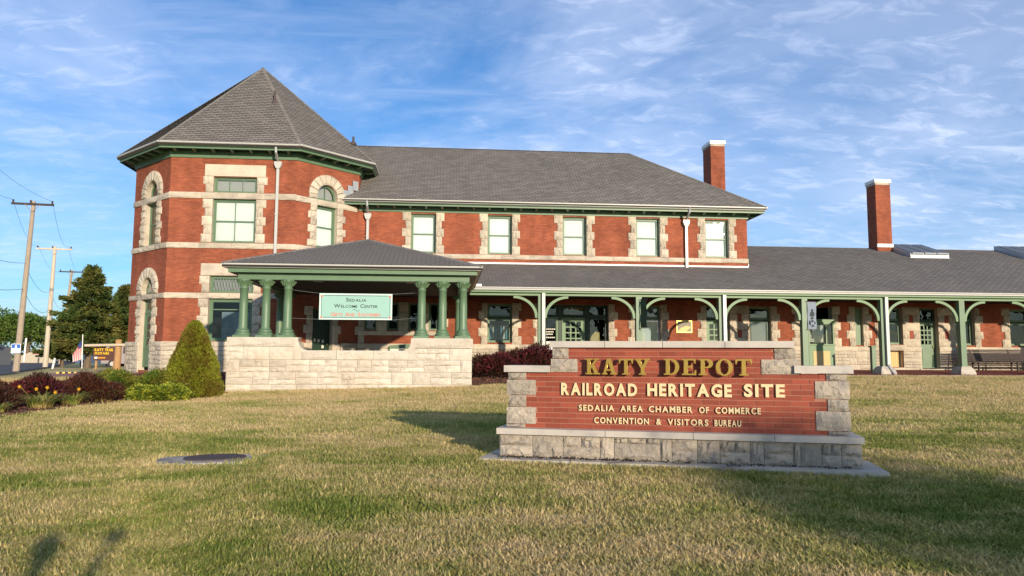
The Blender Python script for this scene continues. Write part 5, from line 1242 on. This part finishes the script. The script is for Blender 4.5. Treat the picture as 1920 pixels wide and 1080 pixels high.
for z, r, l in ((5.9, .014, 'lower'), (7.6, .012, 'upper')):
    wire('', f'{l} sagging cable between the nearest pole and the pale pole', (-27.6, 50.7, z), (-35.6, 69.7, z-.2), .8, r); wire('', f'{l} sagging cable from the pale pole to the far pole', (-35.6, 69.7, z-.2), (-45.5, 92.6, z-.1), .9, r)
    wire('', f'{l} sagging cable running forward from the nearest pole', (-27.6, 50.7, z), (-19.5, 24, z+.6), 1.0, r)
f = Fr(-27.72, 50.55, 5); ns = thing('roadside_sign', 'blue and white square sign fixed to the nearest utility pole', 'sign', (-27.7, 50.5, 1.6)); bx('plate', WHITE, ns, f, -.28, .28, 0, .02, 1.72, 2.32); bx('plate', mat('sign_blue', (.03, .12, .45), .5), ns, f, -.25, .25, .02, .024, 2.03, 2.29)
b = MB(); b.prism(f, [(-.07, 2.06), (.07, 2.06), (.04, 2.2), (0, 2.26), (-.04, 2.2)], .025, .027); b.build('symbol', WHITE, ns)
# cedar
def cedar(x, y, h, w_, label, n_br=70, ln=.34, seed=1, base=1.0):
    z0 = gz(x, y); t = thing('cedar_tree', label, 'cedar', (x, y, z0)); rs = np.random.RandomState(seed); P = []; D = []; bm_ = MB()
    bm_.tube([(x, y, z0), (x+.05, y, z0+h*.5), (x, y, z0+h*.96)], w_*.085, 8, .03)
    for k in range(n_br):
        f_ = (k+.5)/n_br; z = z0+base+(h-base)*f_**.95; a = k*2.399+rs.uniform(-.4, .4); L_ = w_*(1-f_)**.85*rs.uniform(.45, 1.2)+.10
        if f_ < .12: L_ *= .75
        e = np.array([math.cos(a), math.sin(a), .16+.25*f_]); st = np.array([x, y, z]); m_ = int(60+330*L_/w_*1.3)
        tt = rs.uniform(.12, 1, m_)**.7; side = np.array([-math.sin(a), math.cos(a), 0]); sp = rs.normal(0, 1, m_)*.20*L_*(1.15-tt)
        p = st+e*(tt*L_)[:, None]+side*sp[:, None]+np.array([0, 0, 1])*(rs.normal(0, .07, m_)-.10*tt**2*L_)[:, None]
        P.append(p); D.append(np.tile(e*np.array([1, 1, .4]), (m_, 1))+side*np.sign(sp)[:, None]*.5)
        bm_.tube([tuple(st), tuple(st+e*L_*.8)], .035, 4, .01)
    leaves('crown', np.concatenate(P), np.concatenate(D), ln, ln*.42, L_CED, t, .35); bm_.build('trunk', BARK, t)
cedar(-28.9, 62.8, 8.2, 3.3, 'tall dark cedar with ragged layered branches beside the tower', 120, .34, 1, 1.1)
cedar(-26.8, 64.2, 6.6, 2.4, 'shorter cedar half behind the tower at the right of the tall cedar', 90, .32, 2, .9)
cedar(-35.4, 72.0, 4.3, 2.2, 'small dark cedar behind the pale utility pole', 60, .32, 3, .7)
def deciduous(x, y, h, r, label, m, n=45, per=170, ls=.34, seed=0, cat='tree', grp='trees beyond the street'):
    z0 = gz(x, y); t = thing('leafy_tree', label, cat, (x, y, z0), grp); rs = np.random.RandomState(seed); b = MB(); b.tube([(x, y, z0), (x+.2, y, z0+h*.6)], r*.07, 7, r*.03); P = []; D = []
    for k in range(n):
        d = rs.normal(0, 1, 3); d /= np.linalg.norm(d); d[2] = abs(d[2])*.9-.25; c = np.array([x, y, z0+h*.55])+d*np.array([r, r, h*.45])*rs.uniform(.55, .95); cr = r*rs.uniform(.22, .36)
        q = rs.normal(0, 1, (per, 3)); q /= np.linalg.norm(q, axis=1, keepdims=True); P.append(c+q*cr*rs.uniform(.7, 1.05, (per, 1))*np.array([1, 1, .75])); D.append(q+np.array([0, 0, .2]))
        if k % 5 == 0: b.tube([(x+.1, y, z0+h*.35), tuple(c)], r*.025, 5, .02)
    leaves('crown', np.concatenate(P), np.concatenate(D), ls, ls*.65, m, t, .5); b.build('trunk', BARK, t)
for i, (x, y, h, r, m, lab) in enumerate(((-68, 118, 9.0, 5.5, L_DEC, 'broad light green tree at the left frame edge beyond the street'), (-62, 116, 8.2, 4.6, L_DEC, 'bright green tree between the two nearest utility poles'), (-57.5, 120, 6.6, 4.4, L_DEC, 'lower green tree behind the pale pole'), (-52, 112, 5.2, 3.6, L_DECD, 'dark green tree left of the far utility pole'),
        (-75, 125, 7.5, 5, L_DECD, 'dark green tree behind the grey house'), (-44, 104, 5.6, 3.6, L_DECD, 'dark green tree behind the small cedar'), (-38, 96, 5.6, 3.6, L_DECD, 'dark green tree behind the tall cedar trunk'), (-33, 92, 5.4, 3.6, L_DEC, 'green tree left of the parked van'), (-27.5, 88, 6.6, 4.0, L_DECD, 'dark green tree right of the tall cedar trunk'), (-22.5, 82, 6.4, 3.8, L_DECD, 'dark green tree beside the tower base'))):
    deciduous(x, y, h, r, lab, m, seed=i+5, n=50)
# far treeline closing the horizon
P = []; D = []; rs_ = np.random.RandomState(3)
for k in range(90):
    a = -.75+1.9*k/90; d = 260; c = np.array([d*math.sin(a), d*math.cos(a), 2.2]); q = rs_.normal(0, 1, (170, 3)); q /= np.linalg.norm(q, axis=1, keepdims=True); P.append(c+q*np.array([7, 4, 3.6+1.2*math.sin(k*1.7)])); D.append(q)
o = leaves('distant_treeline', np.concatenate(P), np.concatenate(D), 1.6, 1.0, L_DECD, kind='stuff')
# grey house
hs = thing('grey_house', 'small grey house with dark roof at the left frame edge', 'house', (-45, 80, .6)); f = Fr(-50.2, 80, 12)
bx('wall', mat('siding_grey', (.33, .31, .28), .8), hs, f, 0, 3.9, -5, 0, .5, 2.45); b = MB(); b.prism(Fr(*f.p(0, 0, 0)[:2], 18), [(-.3, 2.4), (4.2, 2.4), (1.6, 3.1), (-.3, 3.3)], -5.2, .2); b.build('roof', mat('roof_dark', (.10, .10, .11), .9), hs)
wn = bx('window', WHITE, hs, f, 2.7, 3.5, 0, .05, 1.4, 2.1); bx('pane', GLASSD, wn, f, 2.76, 3.44, .05, .06, 1.46, 2.04); bx('wall', mat('stone_porch', (.30, .27, .22), .9), hs, f, 2.0, 3.4, 0, 1.2, .5, 1.4)
gh = thing('white_garage', 'small white gabled shed with a red sign board', 'shed', (-55.5, 105, .8)); f = Fr(-57.6, 105.5, 25)
b = MB(); b.prism(f, [(0, .5), (4.4, .5), (4.4, 1.5), (2.6, 2.6), (.2, 1.4)], -4, 0); b.build('wall', mat('shed_cream', (.42, .37, .29), .8), gh); bx('sign_board', mat('sign_red', (.55, .03, .03), .5), gh, f, 1.7, 3.3, .0, .06, 1.75, 2.3); bx('window', INTER, gh, f, 2.0, 3.0, 0, .05, 1.35, 1.6)
b = MB()
for k in range(4): b.box(f, 1.9+.33*k, 2.08+.33*k, .06, .08, 1.95, 2.1)
b.build('lettering', WHITE, gh)
b = MB(); b.tube([(-51.2, 95.2, .8), (-51.1, 95.2, 3.65)], .10, 8); tag(b.build('white_pole', WHITE), 'short white post standing across the street', 'post')
b = MB(); b.tube([(-29.2, 58.1, .6), (-29.02, 58.0, 1.38)], .07, 8); tag(b.build('marker_post', WHITE), 'leaning white marker post at the verge', 'post')
# park sign
pk = thing('park_sign', 'brown park sign board with bold yellow lettering beside the cedar trunk', 'sign', (-20.4, 46.1, .9)); f = Fr(-21.0, 46.3, -8)
bx('board', mat('sign_brown', (.10, .045, .035), .7), pk, f, 0, 1.38, -.05, 0, 1.30, 2.05)
YE_ = mat('sign_yellow', (.85, .55, .02), .5)
lettering(pk, f, 'KATY TRAIL', .08, 1.22, 1.86, .16, .003, YE_, .004, .04); lettering(pk, f, 'STATE PARK', .08, .98, 1.66, .13, .003, YE_, .004, .035)
b = MB(); b.box(f, .08, .26, .001, .004, 1.40, 1.52); b.build('symbol', WHITE, pk); b = MB(); b.box(f, .30, .75, .001, .004, 1.42, 1.50); b.build('lettering', mat('sign_orange', (.7, .3, .03), .5), pk)
for u in (.1, 1.2): bx('post', WOODO, pk, f, u, u+.1, -.16, -.06, .7, 1.95)
# wooden gate post with beam
gp = thing('timber_gate', 'round timber gate post carrying a long horizontal pole', 'gate', (-16.8, 39.8, .9))
b = MB(); b.tube([(-16.85, 39.8, .8), (-16.83, 39.8, 2.42)], .17, 12, .15); b.build('post', WOODO, gp, True); b = MB(); b.tube([(-18.4, 39.6, 2.10), (-15.8, 39.6, 2.16)], .07, 8); b.build('beam', WOODPL, gp, True)
# flag
fl = thing('flag_on_pole', 'striped flag hanging limp from a short white pole', 'flag', (-23.56, 50.5, .8)); b = MB(); b.tube([(-23.56, 50.5, .75), (-23.58, 50.4, 2.95)], .028, 6); b.build('pole', WHITE, fl)
SR, SW, SB = mat('flag_red', (.45, .04, .05), .7), mat('flag_white', (.72, .68, .66), .7), mat('flag_blue', (.03, .05, .2), .7)
for k in range(9):
    b = MB(); x0 = -23.62-.058*k
    b.poly([(x0, 50.35+.04*(k % 2), 2.50-.10*k), (x0-.055, 50.35+.04*((k+1) % 2), 2.40-.10*k), (x0-.06+.05, 50.4, 1.30-.02*k), (x0+.05, 50.4, 1.38-.02*k)]); b.build('stripe', SR if k % 2 else SW, fl)
b = MB(); b.poly([(-23.6, 50.33, 2.56), (-23.78, 50.33, 2.3), (-23.76, 50.33, 2.0), (-23.6, 50.33, 2.1)]); b.build('canton', SB, fl)
# striped kerb stop
ks = thing('parking_stop', 'yellow and black striped parking stop on the grass verge', 'parking stop', (-21.4, 44.3, .8)); f = Fr(-22.1, 44.4, -3)
YC, BK = mat('stop_yellow', (.72, .5, .12), .7), mat('stop_black', (.03, .03, .03), .7)
for k in range(8): bx('stripe', YC if k % 2 == 0 else BK, ks, f, k*.165, k*.165+.165, -.15, 0, gz(-21.5, 44.4), gz(-21.5, 44.4)+.12)
# parked vehicles behind the cedar
def van(x, y, deg, L_, col, label, name, hgt=1.9):
    z0 = gz(x, y); t = thing(name, label, name.split('_')[-1], (x, y, z0)); f = Fr(x, y, deg); m = mat('paint_'+name, col, .3, coat=.5)
    q = [(0, .35), (.0, 1.0), (.12, 1.15), (.45, hgt*.98), (.7, hgt), (L_*.66, hgt), (L_*.80, hgt*.95), (L_*.87, 1.12), (L_-.1, 1.0), (L_, .8), (L_, .35)]
    b = MB(); b.prism(f, [(u, z0+z) for u, z in q][::-1], -1.8, 0); bevel_obj(b.build('body', m, t), .06, 2)
    for a, c in ((.55, 1.5), (1.6, 2.7), (2.8, L_*.80)): b = MB(); b.prism(f, [(a, z0+1.15), (c, z0+1.15), (c-.1, z0+hgt*.9), (a+.02, z0+hgt*.9)], 0, .012); b.build('window', IRON, t)
    for u in (.85, L_-.9):
        w_ = MB(); w_.prism(f, [(u+.33*math.cos(a), z0+.33+.33*math.sin(a)) for a in [2*math.pi*k/14 for k in range(14)]], -.2, .03); wo_ = w_.build('wheel', BK, t)
        w_ = MB(); w_.prism(f, [(u+.18*math.cos(a), z0+.33+.18*math.sin(a)) for a in [2*math.pi*k/10 for k in range(10)]], .03, .045); w_.build('rim', GUTTER, wo_)
van(-27.5, 62.0, 5, 4.9, (.30, .26, .26), 'dark grey van parked behind the park sign', 'parked_van'); van(-33.5, 70.5, -20, 4.6, (.45, .55, .66), 'light blue car parked behind the striped flag', 'parked_car', 1.6)

# ============================================================ TREES BEHIND THE CAMERA (their shade falls on the lawn and the sign)
deciduous(11.75, -11.0, 5.75, 2.5, 'low bushy shade tree on the lawn behind the viewpoint', L_DEC, 58, 80, .19, 31, grp='shade trees behind the viewpoint')
deciduous(18.0, -11.0, 5.3, 1.7, 'smaller bushy shade tree right of the first behind the viewpoint', L_DEC, 46, 100, .20, 32, grp='shade trees behind the viewpoint')

# the person taking the picture stands just behind the camera; the head and the raised phone shade the lawn
def skinfig(name, verts, edges, m, parent, sub=2, root=0):
    me = bpy.data.meshes.new(name); org = verts[root][:3]; me.from_pydata([(v[0]-org[0], v[1]-org[1], v[2]-org[2]) for v in verts], edges, []); o = link(name, me, parent, org); me.materials.append(m)
    md = o.modifiers.new('skin', 'SKIN'); sv = me.skin_vertices[0].data
    for i, v in enumerate(verts): sv[i].radius = (v[3], v[4] if len(v) > 4 else v[3]); sv[i].use_root = (i == root)
    md.use_smooth_shade = True; o.modifiers.new('sub', 'SUBSURF').levels = sub; o.modifiers['sub'].render_levels = sub; return o
gzp = float(G(-.5, -.5)); PX, PY = -.52, -.50
pn = thing('person', 'person in a dark jacket holding up a phone behind the viewpoint', 'person', (PX, PY, gzp))
SKIN = mat('skin', (.55, .33, .24), .55); JACK = mat('jacket', (.05, .06, .08), .85, var=.1); JEAN = mat('jeans', (.06, .08, .14), .9, var=.1); SHOE = mat('shoe', (.04, .035, .03), .6); HAIR = mat('hair', (.05, .03, .02), .8)
S_ = lambda dx, dy, z, *r: (PX+dx, PY+dy, gzp+z, *r)
body = [S_(0, 0, .86, .15, .10), S_(0, 0, 1.02, .14, .095), S_(0, .0, 1.18, .165, .105), S_(0, 0, 1.29, .13, .08), S_(0, .01, 1.36, .05), S_(0, .03, 1.42, .055),
        S_(-.17, 0, 1.28, .055), S_(-.22, .02, 1.06, .042), S_(-.20, .06, .86, .033), S_(-.19, .09, .79, .03),
        S_(.17, 0, 1.28, .055), S_(.24, .12, 1.17, .042), S_(.30, .28, 1.40, .032), S_(.335, .33, 1.45, .028),
        S_(-.09, 0, .78, .085), S_(-.10, .01, .44, .055), S_(-.10, -.01, .09, .038), S_(-.10, .12, .04, .038), S_(.09, 0, .78, .085), S_(.10, .02, .44, .055), S_(.11, 0, .09, .038), S_(.11, .13, .04, .038)]
be = [(0, 1), (1, 2), (2, 3), (3, 4), (4, 5), (3, 6), (6, 7), (7, 8), (8, 9), (3, 10), (10, 11), (11, 12), (12, 13), (0, 14), (14, 15), (15, 16), (16, 17), (0, 18), (18, 19), (19, 20), (20, 21)]
skinfig('body', body, be, JACK, pn)
hd = MB(); hd.lathe(0, 0, [(.02, -.115), (.055, -.10), (.072, -.05), (.078, 0), (.08, .05), (.068, .095), (.03, .12)], 16); ho = hd.build('head', SKIN, pn, True); ho.location = Vector(S_(0, .035, 1.40)[:3])-world(pn); ho.scale = (.95, 1.15, 1.0)
hr = MB(); hr.lathe(0, 0, [(.083, -.02), (.092, .02), (.09, .065), (.07, .105), (.02, .125)], 16); q = hr.build('hair', HAIR, pn, True); q.location = Vector(S_(0, .012, 1.50)[:3])-world(pn); q.scale = (1.02, 1.15, 1.0)
ns_ = MB(); ns_.prism(Fr(PX, PY+.12, 90), [(-.0, gzp+1.50), (.03, gzp+1.48), (.0, gzp+1.535)], -.012, .012); ns_.build('nose', SKIN, pn)
for sx_ in (-.08, .08):
    e_ = MB(); e_.lathe(PX+sx_, PY+.03, [(.004, gzp+1.47), (.014, gzp+1.48), (.016, gzp+1.51), (.006, gzp+1.53)], 8); e_.build('ear', SKIN, pn)
for k, (ox, oy) in enumerate(((-.20, .09), (.345, .335))):
    z0 = .77 if k == 0 else 1.46; dz = -1 if k == 0 else 1
    hv = [S_(ox, oy, z0, .022, .016), S_(ox, oy+.005, z0+dz*.05, .036, .015)]; he = [(0, 1)]
    for j, (fx, ln_) in enumerate(((-.027, .052), (-.009, .060), (.009, .056), (.026, .044))):
        i0 = len(hv); hv += [S_(ox+fx, oy+.008, z0+dz*.085, .0088), S_(ox+fx, oy+.02, z0+dz*(.085+ln_*.5), .008), S_(ox+fx*.95, oy+.012+(.03 if k else .02), z0+dz*(.085+ln_*.8), .007)]; he += [(1, i0), (i0, i0+1), (i0+1, i0+2)]
    i0 = len(hv); hv += [S_(ox-.038, oy+.015, z0+dz*.045, .0095), S_(ox-.05, oy+.03, z0+dz*.075, .008)]; he += [(0, i0), (i0, i0+1)]
    skinfig('hand', hv, he, SKIN, pn, 1)
b = MB(); b.box(Fr(-.17, -.135, 0), -.075, .085, -.006, .004, 1.50, 1.58); tag(bevel_obj(b.build('phone', IRON), .004, 2), 'dark phone held up in the raised hand behind the viewpoint', 'phone')

# ============================================================ GRASS
def tuft(seed, n=26, r=.07, h=.055):
    rs = random.Random(seed); v = []; f = []
    for k in range(n):
        a, d = rs.uniform(0, 6.28), r*math.sqrt(rs.random()); x, y = d*math.cos(a), d*math.sin(a); t = rs.uniform(0, 6.28); ln = h*rs.uniform(.55, 1.25); lean = rs.uniform(.3, 1.5)*ln; w_ = .0035+.0035*rs.random()
        cx, cy = math.cos(t), math.sin(t); i = len(v); nx_, ny_ = -cy*w_, cx*w_
        v += [(x-nx_, y-ny_, 0), (x+nx_, y+ny_, 0), (x+cx*lean*.4+nx_*.8, y+cy*lean*.4+ny_*.8, ln*.6), (x+cx*lean*.4-nx_*.8, y+cy*lean*.4-ny_*.8, ln*.6), (x+cx*lean, y+cy*lean, ln)]
        f += [(i, i+1, i+2, i+3), (i+3, i+2, i+4)]
    me = bpy.data.meshes.new('grass_tuft'); me.from_pydata(v, [], f); me.materials.append(BLADE); return me
def grass_field(name, x0, x1, y0, y1, dens, ts, seed, cell=.3):
    """emitter sheet following the lawn; tufts instanced on it by geometry nodes"""
    X = np.arange(x0, x1, cell); Y = np.arange(y0, y1, cell); rs = np.random.RandomState(seed)
    mask = lambda x, y: not (inpoly(x, y, BED) or inpoly(x, y, BED2) or (y > 28.7 and x > 1.2) or (-7.0 < x < 1.2 and y > 23.15) or (-3.80 < x < -2.38 and abs(y-9.98-(x+3.08)*.25) < .56) or onplinth(x, y)) and abs(x) < y*.80+3.5
    o = ground_sheet(name, X, Y, BLADE, .0, mask); o['kind'] = 'stuff'
    ng = bpy.data.node_groups.new(name, 'GeometryNodeTree'); ng.interface.new_socket('Geometry', in_out='INPUT', socket_type='NodeSocketGeometry'); ng.interface.new_socket('Geometry', in_out='OUTPUT', socket_type='NodeSocketGeometry')
    n = ng.nodes; l = ng.links; gi = n.new('NodeGroupInput'); go = n.new('NodeGroupOutput'); jn = n.new('GeometryNodeJoinGeometry')
    for k, tm in enumerate(ts):
        to = bpy.data.objects.new('grass_tuft_source', tm)
        dp = n.new('GeometryNodeDistributePointsOnFaces'); dp.inputs['Density'].default_value = dens/len(ts); dp.inputs['Seed'].default_value = seed*10+k; l.new(gi.outputs[0], dp.inputs[0])
        oi = n.new('GeometryNodeObjectInfo'); oi.inputs[0].default_value = to
        ip = n.new('GeometryNodeInstanceOnPoints'); l.new(dp.outputs[0], ip.inputs['Points']); l.new(oi.outputs['Geometry'], ip.inputs['Instance'])
        rv = n.new('FunctionNodeRandomValue'); rv.data_type = 'FLOAT_VECTOR'; rv.inputs[0].default_value = (-.15, -.15, 0); rv.inputs[1].default_value = (.15, .15, 6.28); l.new(rv.outputs[0], ip.inputs['Rotation'])
        rf = n.new('FunctionNodeRandomValue'); rf.data_type = 'FLOAT'; rf.inputs[2].default_value = .65; rf.inputs[3].default_value = 1.35; l.new(rf.outputs[1], ip.inputs['Scale']); l.new(ip.outputs[0], jn.inputs[0])
    l.new(jn.outputs[0], go.inputs[0]); md = o.modifiers.new('grass', 'NODES'); md.node_group = ng
def onplinth(x, y):
    dx, dy = x-1.189, y-9.856; u = dx*SG.u[0]+dy*SG.u[1]; v = dx*SG.i[0]+dy*SG.i[1]; return -.66 < u < 4.18 and -.30 < v < .64
TN = [tuft(k, 34, .075, .040) for k in range(6)]; TM = [tuft(k+9, 34, .12, .045) for k in range(4)]; TFar = [tuft(k+20, 40, .22, .042) for k in range(4)]
grass_field('grass_near', -5, 7, 2.2, 6.8, 430, TN, 1)
grass_field('grass_mid', -11, 13, 6.8, 12.5, 210, TM, 2)
grass_field('grass_far', -16, 30, 12.5, 28.6, 60, TFar, 3, .35)
# ragged longer blades where the mower cannot reach: round the sign plinth, the porch wall and the manhole
ep = []
for _ in range(5200):
    t_ = random.random()
    if t_ < .34: p = SG.p(random.uniform(-.72, 4.24), .37+abs(random.gauss(0, .03)), 0)
    elif t_ < .42: p = SG.p(random.choice((-.70, 4.22))+random.gauss(0, .02), random.uniform(-.7, .36), 0)
    elif t_ < .52: a_ = random.uniform(0, 6.28); p = Fr(-3.08, 9.98, 14).p(.60*math.copysign(abs(math.cos(a_))**.4, math.cos(a_))+random.gauss(0, .03), .43*math.copysign(abs(math.sin(a_))**.4, math.sin(a_))+random.gauss(0, .03), 0)
    else: p = (random.uniform(XL-.1, XR+.1), 23.22-abs(random.gauss(0, .05)), 0)
    ep.append((p[0], p[1], float(G(p[0], p[1]))-.005))
ep = np.array(ep); ed = np.random.normal(0, .25, (len(ep), 3)); ed[:, 2] = 1
tag(leaves('edge_grass', ep, ed, .085, .010, BLADE, None, .25, kind='stuff'), 'longer untrimmed grass along the sign plinth and porch wall', 'grass')
flush_pieces(); flush_shingles()
